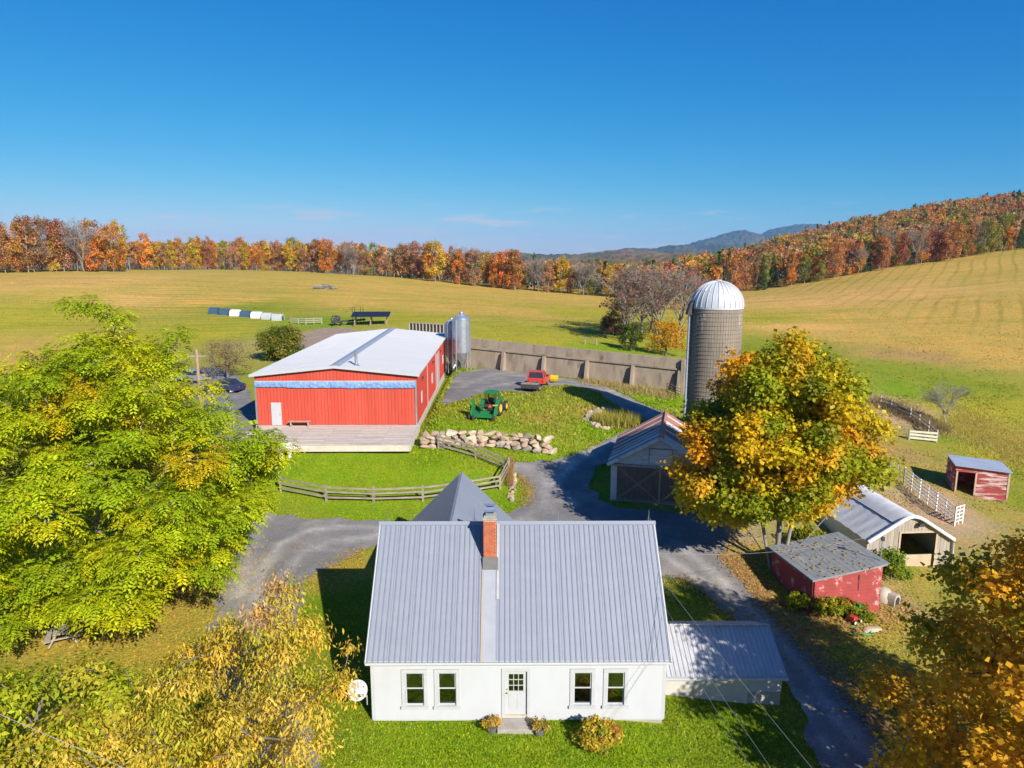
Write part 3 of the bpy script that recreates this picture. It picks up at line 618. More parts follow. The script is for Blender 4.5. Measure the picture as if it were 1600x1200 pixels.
wood_mass('valley_wood', 'mixed autumn wood filling the hollow behind the middle field', scatter(mid_poly, 8.0), [('orange', 3), ('rust brown', 3), ('golden yellow', 2), ('dark green conifer', 3), ('olive green', 3), ('dark red', 1.5)], (9, 13), 150, 1.05)
left_poly = [(-330, 260), pd(-40,424,250), pd(200,420,276), pd(220,420,304), pd(400,420,322), pd(640,436,280), (-70, 330), (-120, 380), (-330, 400)]
wood_mass('field_wood', 'autumn wood standing behind the treeline of the left field', scatter(left_poly, 7.5), WL, (11, 15), 140, 1.1)
# ------------------------------------------------------------------ near trees and bushes
def leafy_tree(name, label, base, stems, clumps, rads, cols, per, size, trunkmat=BARKG, tip=.02, group=None, mode='leaf', **k):
    o = thing(name, label, 'tree', base, 0, group)
    segs = skeleton(stems, [np.array(c) for c in clumps], tip)
    if mode == 'frond': V, C = frond_leaves(clumps, rads, cols, per, size)
    else: V, C = clump_leaves(clumps, rads, per, size, cols, **k)
    part('crown', quads_mesh('crown', V, LEAF, C), o); part('trunk', tube_mesh('trunk', segs, trunkmat, 7), o); return o
def frond_leaves(centres, rads, cols, per, L):
    OUT = []; C = []; npair = 4
    for c, r, col in zip(centres, rads, cols):
        n = int(per * r * r); d = rand_unit(n); d[:, 2] = d[:, 2] * .8 + .15; p = np.array(c) + d * (RNG.random(n) ** .5)[:, None] * np.array([r, r, r * .8])
        a = d.copy(); a[:, 2] *= .35; a = unit(a + rand_unit(n) * .75); a[:, 2] = a[:, 2] * .5 + .1; a = unit(a); ln = L * RNG.uniform(.7, 1.2, n)
        side = unit(np.cross(a, np.array([[0, 0, 1.]]))); cc = np.array(col)[None] * RNG.uniform(.72, 1.25, (n, 1)) * RNG.uniform(.93, 1.07, (n, 3))
        for j in range(npair + 1):
            s = .12 + .88 * j / npair; q = p + a * (ln * s)[:, None] + np.array([0, 0, -1.]) * (ln * .6 * s * s)[:, None]; tdir = unit(a + np.array([0, 0, -1.]) * (.84 * s))
            up = unit(np.cross(side, tdir)) ; lw = ln * (.52 - .22 * abs(s - .45))
            for sg in ((1, -1) if j < npair else (0,)):
                t = unit(side * sg + tdir * (.45 if sg else 1) + np.array([0, 0, -.25]) + rand_unit(n) * .12); OUT.append(leaf_quads(q, t, up * np.where(up[:, 2:3] < 0, -1, 1), lw, .42, .06)); C.append(cc * RNG.uniform(.88, 1.12, (n, 1)))
    return np.concatenate(OUT), np.concatenate(C)
def env_prof(prof, sx=1, sy=1, shell=.55, off=None):
    """prof: (z, radius) list -> random point near the outside of that body of revolution"""
    zs = [p[0] for p in prof]; rs = [p[1] for p in prof]
    def f():
        while True:
            z = random.uniform(zs[0], zs[-1]); r = np.interp(z, zs, rs)
            if random.random() < r / max(rs): break
        a = random.uniform(0, 6.283); q = r * random.random() ** shell; ox, oy = off(z) if off else (0, 0); return Vector((q * math.cos(a) * sx + ox, q * math.sin(a) * sy + oy, z))
    return f

random.seed(11)
# big butternut on the left
b0 = at(175, 940, .5); b0.z = h(b0.x, b0.y)
cl = place_clumps(230, env_prof([(1.6, 7.0), (3.5, 9.0), (6.5, 9.2), (9, 7.8), (11.5, 5.6), (13.5, 4.0), (15.2, 1.6)], 1.12, .95, .45), 1.15)
cl += [Vector((3.9, .5, 13.0)), Vector((4.2, .4, 14.2)), Vector((4.3, .6, 12.0)), Vector((4.6, .3, 15.0)), Vector((-1.6, 0, 16.0)), Vector((.6, .3, 16.4)), Vector((1.6, .6, 15.9)), Vector((-.4, .4, 16.6)), Vector((8.9, -.5, 5.4)), Vector((9.3, 0, 4.2)), Vector((9.4, .6, 6.6))]
rads = [random.uniform(1.0, 1.55) for _ in cl[:-11]] + [random.uniform(.7, 1.0) for _ in range(11)]
ok = in_outline(b0, [(-200, 1010), (-200, 560), (0, 575), (70, 530), (85, 470), (110, 440), (250, 440), (268, 490), (272, 466), (306, 470), (302, 560), (330, 580), (372, 640), (425, 660), (432, 720), (405, 790), (372, 835), (345, 885), (290, 915), (220, 930), (190, 985), (120, 1010)])
keep = [(c, r) for c, r in zip(cl, rads) if ok(c)]; cl = [c for c, r in keep]; rads = [r for c, r in keep]
cols = [pick([((.46, .52, .013), 5), ((.34, .43, .013), 4), ((.54, .53, .013), 2.2), ((.60, .45, .013), .7)]) for _ in cl]
leafy_tree('butternut_tree', 'big spreading yellow-green tree with feathery leaves left of the driveway', b0, [[(0, 0, -.3), (.1, 0, 2.0), (-.5, .2, 5), (-.8, .2, 9), (-.4, .3, 13.5)], [(.1, 0, 1.9), (2.4, -.2, 5), (4.2, 0, 9), (4.3, .4, 12)], [(0, 0, 1.9), (-3, .5, 4.6), (-5.5, .4, 8)]], cl, rads, cols, 74, .50, BARKG, .026, mode='frond')
# cherry in the left foreground
random.seed(12)
b0 = Vector((-10.3, 21.2, 0)); b0.z = h(b0.x, b0.y)
def che():
    p = env_prof([(2.2, 3.6), (4, 4.9), (6, 4.8), (7.6, 3.6), (8.8, 2.0), (9.3, 1.0)], 1.02, .95, .5)(); return p
cl = place_clumps(170, che, .62) + [Vector((2.0, 2.6, 8.8)), Vector((1.7, 3.0, 8.2)), Vector((1.3, 2.4, 9.1)), Vector((2.4, 2.4, 8.0)), Vector((2.2, 1.6, 8.4)), Vector((1.2, 1.6, 8.6)), Vector((.6, 2.2, 8.2)), Vector((2.6, 2.8, 7.3)), Vector((4.2, 2.6, 6.6)), Vector((4.5, 2.2, 5.8)), Vector((4.0, 2.8, 7.1)), Vector((4.9, 1.6, 4.8))]
rads = [random.uniform(.55, .9) for _ in cl[:-4]] + [.45, .42, .42, .45]
ok = in_outline(b0, [(-50, 1400), (60, 1210), (120, 1130), (215, 1090), (300, 1010), (362, 960), (404, 902), (455, 896), (470, 975), (505, 985), (515, 965), (548, 1005), (555, 1120), (535, 1210), (535, 1400)])
keep = [(c, r) for c, r in zip(cl, rads) if ok(c)]; cl = [c for c, r in keep]; rads = [r for c, r in keep]
cols = [((.70, .40, .14) if (c.z > 8.3 and random.random() < .5) else pick([((.70, .50, .07), 4), ((.62, .47, .05), 4), ((.48, .43, .035), 3), ((.72, .47, .05), 2)])) for c in cl]
leafy_tree('cherry_tree', 'tan and gold cherry tree with drooping leaves in the left foreground', b0, [[(0, 0, -.3), (.2, .1, 1.5), (.8, .6, 4), (1.8, 1.8, 7)], [(.1, 0, 1.3), (-1.8, .2, 3.6), (-2.6, .4, 6)], [(.1, 0, 1.3), (1.9, -.6, 3.2), (3.4, .4, 4.8)]], cl, rads, cols, 500, .18, BARK, .018, droop=1.1, aspect=.34, flat=.85, shell=.7, up=.2)
# dense green-yellow tree in the bottom left corner
random.seed(13)
b0 = Vector((-15.4, 20.2, 0)); b0.z = h(b0.x, b0.y)
cl = place_clumps(75, env_prof([(1.5, 3.0), (3.5, 3.7), (5.5, 3.3), (6.9, 1.9), (7.5, .7)], 1.05, 1, .45), .85)
leafy_tree('lilac_tree', 'dense small-leaved yellow-green tree in the bottom left corner', b0, [[(0, 0, -.3), (0, 0, 2), (.2, .1, 5)]], cl, [random.uniform(.8, 1.1) for _ in cl], [pick([((.42, .44, .02), 4), ((.32, .37, .02), 3), ((.54, .46, .04), 2)]) for _ in cl], 420, .20, BARK, .02, droop=.5, aspect=.5, up=.7)
# the maple beside the garage
random.seed(14)
b0 = at(1213, 886, .9); b0.z = h(b0.x, b0.y)
cl = place_clumps(185, env_prof([(4.4, 2.6), (5.5, 4.9), (7.0, 5.6), (8.8, 5.3), (10.5, 4.4), (12, 3.4), (13.2, 1.9), (13.8, .8)], 1.0, .9, .42, lambda z: (-.45 + (.35 if z > 6 else -.8), .2)), .98) + [Vector((-5.2, .2, 4.6)), Vector((-4.2, -.6, 4.0)), Vector((-3.0, -1.2, 3.8)), Vector((-5.6, -.8, 5.4)), Vector((-4.6, 1.0, 5.2)), Vector((-2.2, -1.6, 4.6)), Vector((-6.2, 0, 6.4)), Vector((-1.6, .8, 4.2))]
rads = [random.uniform(.85, 1.25) for _ in cl]; cols = []
for c in cl:
    k = math.sin(c.x * .55 + 1.2) + math.sin(c.z * .7 + c.y * .3) * .6
    if random.random() < .45: pal = [((.60, .46, .015), 4), ((.66, .40, .02), 2), ((.34, .36, .015), 4)]
    elif c.x < -1.2 and c.z > 6: pal = [((.74, .36, .012), 4), ((.68, .46, .015), 4), ((.32, .30, .015), 2.4)]
    elif c.x > 3: pal = [((.66, .38, .03), 2), ((.64, .48, .02), 3), ((.40, .40, .02), 4)]
    elif c.z > 9: pal = [((.25, .27, .014), 5), ((.42, .37, .015), 4), ((.60, .42, .015), 1.5)]
    else: pal = [((.32, .33, .015), 4), ((.60, .48, .015), 4), ((.70, .36, .02), 2), ((.22, .26, .015), 2)]
    cols.append(pick(pal))
leafy_tree('maple_tree', 'large multi-stemmed maple turning gold, orange and green beside the garage', b0, [[(-.3, 0, -.3), (-.9, .1, 2.6), (-1.6, .2, 5.5), (-2, .3, 9)], [(0, .1, -.3), (.05, .1, 2.2), (0, .3, 5.5), (.2, .3, 11)], [(.2, -.1, -.3), (.6, -.1, 2.4), (1.5, .3, 5.5), (2, .5, 9)], [(.3, 0, .6), (1.6, -.4, 2.2), (2.6, -.5, 3.6), (3.8, -.3, 5.5)]], cl, rads, cols, 430, .24, BARKG, .024, aspect=.85, up=.6)
# the maple at the right edge, nearest to the camera
random.seed(15)
b0 = Vector((19.7, 20.6, 0)); b0.z = h(b0.x, b0.y)
cl = place_clumps(185, env_prof([(1.6, 6.0), (3.4, 7.4), (5.0, 7.2), (6.8, 6.3), (9.0, 5.3), (11.4, 3.7), (13.4, 1.4)], 1.0, 1.0, .42), .92)
leafy_tree('maple_tree', 'orange-gold maple filling the right edge of the view', b0, [[(0, 0, -.3), (0, 0, 2.4), (-.8, .2, 7), (-.5, 0, 11)], [(0, 0, 2), (2, .4, 6), (2.6, .6, 9)], [(0, 0, 2), (-2.2, .6, 4.6), (-3.8, .8, 7)]], cl, [random.uniform(.8, 1.15) for _ in cl], [pick([((.74, .40, .025), 4), ((.62, .36, .025), 4), ((.76, .54, .025), 3), ((.40, .32, .02), 1.8)]) for _ in cl], 440, .20, BARK, .022, aspect=.85, up=.6)

def bush(name, label, cat, loc, rx, ry, hh, pal, size, per, n=14, group=None, seed=0, lowz=.15, stem=True, **k):
    random.seed(seed + 500); o = thing(name, label, cat, loc, 0, group)
    def env():
        a = random.uniform(0, 6.283); z = random.uniform(lowz, .85); w = math.sin(math.pi * min(1, .25 + z * .7)) ** .6 * random.random() ** .5 * .8; return Vector((rx * w * math.cos(a), ry * w * math.sin(a), hh * z))
    cl = place_clumps(n, env, min(rx, ry, hh) * .22); m = min(rx, ry, hh); rads = [random.uniform(.24, .36) * m + .04 for _ in cl]
    V, C = clump_leaves(cl, rads, per / (m * m), size, [pick(pal) for _ in cl], **k); part('foliage', quads_mesh('foliage', V, LEAF, C), o)
    if stem: part('stem', tube_mesh('stem', skeleton([[(0, 0, -.1), (0, 0, hh * .25)]], [np.array(c) for c in cl], .006 * hh + .002, hh / 4, .02), BARK, 4), o)
    return o
# ------------------------------------------------------------------ building materials
WHITE = pm('white_paint', (.42, .425, .435), (.395, .398, .405), 1.2, .6, lo=.45, hi=.75, c3=(.335, .33, .32), s3=.8, t3=(.60, .8), stretch=(1, 1, .5))
TRIM = pm('white_trim', (.455, .458, .465), (.42, .422, .425), 3, .55)
ROOFG = pm('grey_metal_roof', (.225, .243, .292), (.212, .229, .276), .7, .5, metallic=.0, stretch=(1, 3, 1), c3=(.24, .256, .30), s3=.5, t3=(.5, .75), spec=.5, var=.02)
SEAM = pm('roof_rib', (.165, .178, .215), (.19, .205, .24), 2, .55)
RUSTSTREAK = pm('rust_streak', (.30, .26, .22), (.36, .30, .22), 3, .8, stretch=(3, .3, 1))
BRICK = pm('brick', (.48, .13, .05), (.34, .09, .04), 5, .85, .3, 30)
MORTAR = pm('mortar', (.55, .44, .33), (.44, .35, .27), 6, .9)
CONC = pm('concrete', (.40, .36, .31), (.30, .27, .23), 1.5, .9, .3, 14, c3=(.20, .175, .145), s3=.8, t3=(.52, .72))
CONCD = pm('weathered_concrete', (.35, .275, .20), (.26, .205, .15), 1.1, .95, .35, 12, stretch=(1, 1, .35), c3=(.14, .11, .085), s3=.9, t3=(.52, .70))
STEEL = pm('galvanised_steel', (.55, .58, .62), (.44, .47, .52), 2, .35, metallic=.75)
DARKIRON = pm('dark_iron', (.035, .034, .036), (.06, .055, .05), 4, .6)
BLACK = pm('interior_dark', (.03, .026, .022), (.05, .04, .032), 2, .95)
ROOMWALL = pm('room_wall', (.22, .19, .15), (.18, .15, .12), 1, .9)
RED = pm('red_steel', (.53, .075, .042), (.455, .062, .037), .9, .55, spec=.3, c3=(.40, .09, .06), s3=.7, t3=(.50, .72), stretch=(1, 1, .3), var=.09)
REDRIB = pm('red_steel_rib', (.36, .045, .028), (.42, .05, .03), 1, .5)
BARNROOF = pm('pale_barn_roof', (.49, .488, .495), (.43, .43, .44), .35, .5, stretch=(.6, 4, 1), c3=(.53, .53, .54), s3=.4)
OLDRED = pm('faded_red_boards', (.36, .055, .05), (.27, .05, .045), 1.6, .85, .3, 20, c3=(.55, .43, .40), s3=1.8, t3=(.57, .70))
OLDRED2 = pm('peeling_red_boards', (.35, .06, .05), (.28, .05, .045), 1.4, .85, .3, 20, stretch=(.5, .5, 3), c3=(.58, .44, .42), s3=1.5, t3=(.50, .62))
GREYWOOD = pm('weathered_wood', (.40, .345, .28), (.28, .24, .195), 2.0, .9, .4, 20, stretch=(3, 3, .4))
RAILWOOD = pm('fence_wood', (.34, .28, .21), (.22, .18, .14), 2.5, .9, .4, 24, stretch=(.5, .5, 2))
BROWNWOOD = pm('brown_boards', (.21, .15, .12), (.14, .10, .082), 2.2, .9, .4, 20, stretch=(3, 3, .4))
DECKW = pm('deck_planks', (.52, .455, .385), (.45, .39, .325), 1.6, .85, .3, 16, c3=(.38, .33, .275), s3=1.2, var=.14)
PEEL = pm('peeling_white', (.66, .65, .65), (.52, .51, .50), 1.6, .85, .4, 18, stretch=(.6, .6, 3), c3=(.27, .245, .22), s3=2.0, t3=(.55, .70))
TARP = pm('blue_tarp', (.13, .25, .48), (.22, .33, .52), 2.4, .45, .8, 3)
FABRIC = pm('white_fabric', (.70, .69, .68), (.60, .59, .58), .5, .55, .5, 1.5, c3=(.50, .48, .45), s3=.6, t3=(.58, .75))
RUSTR = pm('rusty_roof_sheet', (.36, .17, .12), (.29, .125, .09), 1.6, .8, c3=(.50, .36, .29), s3=1.6, t3=(.58, .75))
SILVR = pm('old_tin_sheet', (.64, .55, .48), (.54, .44, .37), 1.3, .6, c3=(.38, .20, .15), s3=1.5, t3=(.60, .74))
SHINGLE = pm('grey_shingle', (.235, .25, .265), (.19, .20, .21), 2.5, .95, .5, 25, c3=(.30, .30, .30), s3=.9)
STONES = [pm('boulder_' + n, a, b, 2.2, .9, .5, 9) for n, a, b in (('tan', (.44, .33, .215), (.33, .24, .15)), ('pale', (.54, .44, .32), (.40, .31, .21)), ('grey', (.36, .30, .235), (.26, .215, .17)), ('rose', (.43, .30, .215), (.31, .21, .14)))]

def ribbed_panel(w, L, t=.03, n=4, rib=.028, rw=.045, mat=None, name='panel'):
    """sheet of width w (x) and length L (y), ribs along y, top at z=0"""
    m = MB(); m.box2((0.004, 0, -t), (w - .004, L, 0)); q = MB()
    for k in range(n):
        x = (k + .5) * w / n; q.prism([(x - rw * .8, -.002), (x - rw * .4, rib), (x + rw * .4, rib), (x + rw * .8, -.002)], 0, L, 'y')
    return m, q
def sheet_mesh(name, w, L, n, mat, ribmat, **k):
    m, q = ribbed_panel(w, L, n=n, **k); nb = len(m.f); m.add(q.v, q.f); me = m.mesh(name, mat); me.materials.append(ribmat)
    idx = [0] * nb + [1] * (len(m.f) - nb); me.polygons.foreach_set('material_index', idx); me.update(); return me
def lay_sheets(roof, name, me_list, x0, w, n, eave, ridge_dir_y, ang, zoff=.02):
    """lay n sheets side by side from x0; eave=(y,z) of the lower edge; ridge_dir_y=+1 when the ridge is at larger y"""
    for k in range(n):
        me = me_list[k % len(me_list)] if isinstance(me_list, list) else me_list
        if ridge_dir_y > 0: part(name, me, roof, (x0 + k * w, eave[0], eave[1] + zoff), (ang, 0, 0))
        else: part(name, me, roof, (x0 + (k + 1) * w, eave[0], eave[1] + zoff), (ang, 0, math.pi))

# ------------------------------------------------------------------ farmhouse
HX, HY = .25, 31.3; HW, HD = 12.3, 8.4; WT, RT = 3.0, 7.2
house = thing('farmhouse', 'white clapboard farmhouse with steep grey metal roof and brick chimney', 'house', (HX, HY, 0), R(.35))
YF = -HD / 2
OPEN = [(-4.75, -3.97, .75, 2.27), (-3.38, -2.62, .75, 2.27), (-.57, .36, .30, 2.32), (2.31, 3.07, .75, 2.27), (3.71, 4.45, .75, 2.27)]
def clapboards(x0, x1, z0, z1, opens, top=None, pitch=.145):
    m = MB(); z = z0
    while z < z1 - .02:
        zt = min(z + pitch, z1); a0, a1 = x0, x1
        if top: c = top(z + pitch / 2); a0, a1 = max(x0, -c), min(x1, c)
        if a1 - a0 < .05: break
        iv = [(a0, a1)]
        for (o0, o1, p0, p1) in opens:
            if zt > p0 + .01 and z < p1 - .01: iv = [s for (u, v) in iv for s in ((u, min(v, o0)), (max(u, o1), v)) if s[1] - s[0] > .01]
        for (u, v) in iv: m.prism([(0, z), (-.052, z), (-.012, zt + .004), (0, zt + .012)], u, v, 'x')
        z += pitch
    return m
fw = clapboards(-HW / 2 + .1, HW / 2 - .1, .12, WT - .12, OPEN); fw.v = [(x, y + YF, z) for x, y, z in fw.v]; fw.build('clapboard_siding', WHITE, house, kind='stuff')
for sg in (-1, 1):
    top = lambda z: 99 if z < WT else (RT - .08 - z) / ((RT - WT) / (HD / 2))
    g = clapboards(-HD / 2 + .1, HD / 2 - .1, .12, RT - .3, [], top); g.v = [((HW / 2 - y) * sg, x, z) for x, y, z in g.v]; g.build('gable_siding', WHITE, house, kind='stuff')
core = MB()
# inner walls: front wall split round the openings so that the windows are real holes
def wall_with_holes(m, x0, x1, z0, z1, y0, y1, opens):
    xs = sorted(set([x0, x1] + [o[0] for o in opens] + [o[1] for o in opens]))
    for a, b in zip(xs, xs[1:]):
        mid = (a + b) / 2; o = [q for q in opens if q[0] < mid < q[1]]
        if not o: m.box2((a, y0, z0), (b, y1, z1))
        else: m.box2((a, y0, z0), (b, y1, o[0][2])); m.box2((a, y0, o[0][3]), (b, y1, z1))
wall_with_holes(core, -HW / 2, HW / 2, .02, WT, YF + .002, YF + .16, OPEN)
core.box2((-HW / 2, -YF - .16, .02), (HW / 2, -YF, WT))
for sg in (-1, 1): core.prism([(YF + .17, .02), (-YF - .17, .02), (-YF - .17, WT - .2), (0, RT - .35), (YF + .17, WT - .2)], sg * (HW / 2 - .16), sg * (HW / 2), 'x')
core.build('wall', TRIM, house)
MB().box2((-HW / 2 + .05, YF + .05, -.5), (HW / 2 - .05, -YF - .05, .10)).build('foundation', CONC, house)
rm = MB(); rm.box2((-HW / 2 + .2, YF + 3.2, .15), (HW / 2 - .2, YF + 3.3, WT)); rm.box2((-HW / 2 + .2, YF + .2, .12), (HW / 2 - .2, YF + 3.2, .18)); rm.box2((-HW / 2 + .2, YF + .2, WT - .05), (HW / 2 - .2, YF + 3.2, WT)); rm.build('room_lining', ROOMWALL, house)
rf = MB(); rf.box2((-4.6, YF + .9, .2), (-4.25, YF + 1.25, 1.2)); rf.box2((2.4, YF + .7, .2), (3.3, YF + 1.3, .95)); rf.build('furniture', pm('brown_furniture', (.34, .15, .08), (.24, .1, .05), 2, .6), house)
for sg in (-1, 1): MB().box2((sg * (HW / 2 - .1), YF - .036, .1), (sg * (HW / 2 + .036), YF + .08, WT - .02)).build('corner_board', TRIM, house)
MB().box2((-HW / 2 - .25, YF - .17, WT - .26), (HW / 2 + .25, YF - .03, WT - .13)).build('fascia', TRIM, house)
for sg in (-1, 1):
    m = MB(); m.beam((sg * (HW / 2 + .2), YF - .17, WT - .24), (sg * (HW / 2 + .2), 0, RT - .1), .05, .2); m.beam((sg * (HW / 2 + .2), -YF + .17, WT - .24), (sg * (HW / 2 + .2), 0, RT - .1), .05, .2); m.build('rake_board', TRIM, house)
CURT = pm('curtain', (.75, .74, .72), (.6, .6, .6), 6, .9)
for i, (a, b, z0, z1) in enumerate(OPEN):
    if i == 2: continue
    m = MB(); w = .15
    m.box2((a - w, YF - .075, z1), (b + w, YF + .03, z1 + w)); m.box2((a - w, YF - .07, z0), (a, YF + .03, z1)); m.box2((b, YF - .07, z0), (b + w, YF + .03, z1))
    win = m.build('window', TRIM, house)
    MB().box2((a - w - .04, YF - .12, z0 - .13), (b + w + .04, YF + .03, z0 - .002)).build('sill', TRIM, win)
    s = MB(); zc = (z0 + z1) / 2
    for (p0, p1, yy) in ((zc, z1, YF - .02), (z0, zc + .04, YF + .025)):
        s.box2((a + .003, yy, p0), (a + .055, yy + .04, p1)); s.box2((b - .055, yy, p0), (b - .003, yy + .04, p1)); s.box2((a + .055, yy, p1 - .055), (b - .055, yy + .04, p1 - .003)); s.box2((a + .055, yy, p0 + .003), (b - .055, yy + .04, p0 + .06))
    s.build('sash', TRIM, win)
    MB().box2((a + .05, YF - .004, zc + .05), (b - .05, YF + .004, z1 - .05)).build('pane', GLASS, win)
    MB().box2((a + .05, YF + .041, z0 + .05), (b - .05, YF + .049, zc)).build('pane', GLASS, win)
    if i < 2:
        for sg in (0, 1):
            c = MB(); x0 = a + .02 if sg == 0 else b - .02; dx = .3 if sg == 0 else -.3
            c.prism([(x0, z1), (x0 + dx, z1), (x0 + dx * .35, z1 - .38), (x0, z1 - .62)], YF + .09, YF + .11, 'y'); c.build('curtain', CURT, win)
a, b, z0, z1 = OPEN[2]
m = MB(); m.box2((a - .14, YF - .07, z0 - .08), (a, YF + .03, z1 + .14)); m.box2((b, YF - .07, z0 - .08), (b + .14, YF + .03, z1 + .14)); m.box2((a, YF - .07, z1), (b, YF + .03, z1 + .14)); m.build('door_frame', TRIM, house)
d = MB(); dl, dr = a + .16, b - .16; pz0 = z0 + 1.06; pz1 = z1 - .17; y0, y1 = YF + .03, YF + .09
d.box2((a + .003, y0, z0), (dl, y1, z1)); d.box2((dr, y0, z0), (b - .003, y1, z1)); d.box2((dl, y0, pz1), (dr, y1, z1)); d.box2((dl, y0, z0), (dr, y1, pz0))
for k in (1, 2): x = dl + (dr - dl) * k / 3; d.box2((x - .014, y0 + .004, pz0), (x + .014, y1 - .004, pz1)); z = pz0 + (pz1 - pz0) * k / 3; d.box2((dl, y0 + .006, z - .014), (dr, y1 - .006, z + .014))
dmid = (dl + dr) / 2
for x0_, x1_ in ((dl, dmid - .05), (dmid + .05, dr)): d.box2((x0_, y0 - .012, z0 + .22), (x1_, y0 - .001, pz0 - .14))
door = d.build('door', TRIM, house)
for r_ in range(3):
    for c_ in range(3):
        x = dl + (dr - dl) * c_ / 3; z = pz0 + (pz1 - pz0) * r_ / 3; MB().box2((x + .014, y0 + .025, z + .014), (x + (dr - dl) / 3 - .014, y0 + .032, z + (pz1 - pz0) / 3 - .014)).build('pane', GLASS, door)
BRASS = pm('brass', (.45, .32, .12), (.3, .22, .1), 5, .35, metallic=.8)
kb = MB(); kb.lathe([(0, -.07), (.03, -.065), (.034, -.04), (.012, -.03), (.012, 0)], 12, 'y', (a + .08, y0, z0 + 1.0)); kb.lathe([(0, -.02), (.028, -.018), (.028, 0)], 12, 'y', (a + .08, y0, z0 + 1.16)); kb.build('door_knob', BRASS, door, True)
MB().box2((a, YF - .05, z0 - .07), (b, YF + .1, z0 - .004)).build('threshold', pm('sill_wood', (.52, .42, .28), (.4, .32, .2), 4, .7), house)
# roof
ang = math.atan2(RT - WT, HD / 2); OV = .2; slope = math.hypot(HD / 2 + OV, (HD / 2 + OV) * (RT - WT) / (HD / 2)); ez = WT - OV * (RT - WT) / (HD / 2)
rb = MB(); rb.prism([(YF - OV + .02, ez - .06), (0, RT - .08), (-YF + OV - .02, ez - .06), (-YF + OV - .02, ez - .12), (0, RT - .2), (YF - OV + .02, ez - .12)], -HW / 2 - .22, HW / 2 + .22, 'x'); roof = rb.build('roof', TRIM, house)
NP = 14; pw = 12.8 / NP; sm = sheet_mesh('roof_sheet', pw, slope, 4, ROOFG, SEAM)
lay_sheets(roof, 'roof_sheet', sm, -6.4, pw, NP, (YF - OV, ez), 1, ang); lay_sheets(roof, 'roof_sheet', sm, -6.4, pw, NP, (-YF + OV, ez), -1, ang)
rc = MB(); rc.prism([(-.11, RT - .06), (0, RT + .06), (.11, RT - .06), (.11, RT - .03), (0, RT + .09), (-.11, RT - .03)], -6.42, 6.42, 'x'); rc.build('ridge_cap', ROOFG, roof)
vf = MB(); vf.box2((-1.60, 0, .032), (-1.50, slope - 1.95, .045)); o = part('rust_streak', vf.mesh('rust_streak', RUSTSTREAK), roof, (0, YF - OV, ez + .02), (ang, 0, 0))
vf = MB(); vf.box2((-1.5, .0, .033), (-.98, slope - 1.97, .043)); o = part('patch_sheet', vf.mesh('patch_sheet', pm('patch_metal', (.31, .32, .35), (.27, .28, .31), 1.5, .5)), roof, (0, YF - OV, ez + .02), (ang, 0, 0))
vf = MB(); vf.box2((-.95, slope - 3.6, .033), (-.82, slope - .1, .046)); o = part('flashing_strip', vf.mesh('flashing_strip', pm('pale_flashing', (.37, .37, .37), (.32, .32, .32), 2, .5)), roof, (0, YF - OV, ez + .02), (ang, 0, 0))
# chimney with its bricks
cx0, cx1, cy0, cy1, cz0, cz1 = -1.53, -.97, -1.37, -.78, 5.4, 7.86
ch = MB().box2((cx0 + .015, cy0 + .015, cz0), (cx1 - .015, cy1 - .015, cz1)).build('chimney', MORTAR, house)
bk = MB(); z = cz0 + .25; row = 0
while z < cz1 - .05:
    o_ = .11 if row % 2 else 0
    def course(a0, a1, f):
        x = a0 - o_
        while x < a1 - .02:
            u, v = max(x, a0), min(x + .205, a1)
            if v - u > .04: f(u, v)
            x += .22
    dz = random.uniform(0, .004)
    course(cx0, cx1, lambda u, v: (bk.box2((u, cy0 - dz, z), (v, cy0 + .03, z + .066)), bk.box2((u, cy1 - .03, z), (v, cy1 + dz, z + .066))))
    course(cy0 + .035, cy1 - .035, lambda u, v: (bk.box2((cx0 - dz, u, z), (cx0 + .03, v, z + .066)), bk.box2((cx1 - .03, u, z), (cx1 + dz, v, z + .066))))
    z += .08; row += 1
bk.build('brickwork', BRICK, ch, kind='stuff')
MB().box2((cx0 - .03, cy0 - .03, cz1), (cx1 + .03, cy1 + .03, cz1 + .1)).box2((cx0 + .02, cy0 + .04, cz1 + .1), (cx1 - .02, cy1 - .02, cz1 + .17)).build('concrete_crown', CONC, ch)
BLUEST = pm('flue_metal', (.40, .45, .55), (.3, .34, .42), 3, .35, metallic=.6)
for (yy, zz) in ((cy0 + .16, cz1 + .17), (cy0 + .42, cz1 + .17)):
    f = MB(); f.box2((cx0 + .1, yy - .1, zz), (cx1 - .1, yy + .1, zz + (.12 if yy < cy0 + .3 else .32))); t_ = zz + (.20 if yy < cy0 + .3 else .40)
    for dx in (cx0 + .12, cx1 - .12):
        for dy in (-.08, .08): f.box((dx, yy + dy, t_ - .04), (.02, .02, .1))
    f.prism([(yy - .15, t_), (yy, t_ + .05), (yy + .15, t_), (yy, t_ - .008)], cx0 + .02, cx1 - .02, 'x'); f.build('flue_cap', BLUEST, ch)
lf = MB(); lf.prism([(cy0 - .25, 5.62), (cy0 - .004, 5.87), (cy0 - .004, 6.12), (cy0 - .03, 6.1), (cy0 - .28, 5.66)], cx0 - .04, cx1 + .1, 'x'); lf.build('lead_flashing', pm('lead', (.10, .095, .09), (.14, .13, .12), 3, .7), ch)
for x in (-6.0, -2.0, 1.9, 6.1):
    m = MB(); m.tube([(x, 0, RT + .05), (x, 0, RT + .62)], [.016, .006], 6); m.tube([(x - .14, 0, RT + .05), (x, 0, RT + .3), (x + .14, 0, RT + .05)], .008, 4); m.build('lightning_rod', STEEL, house)
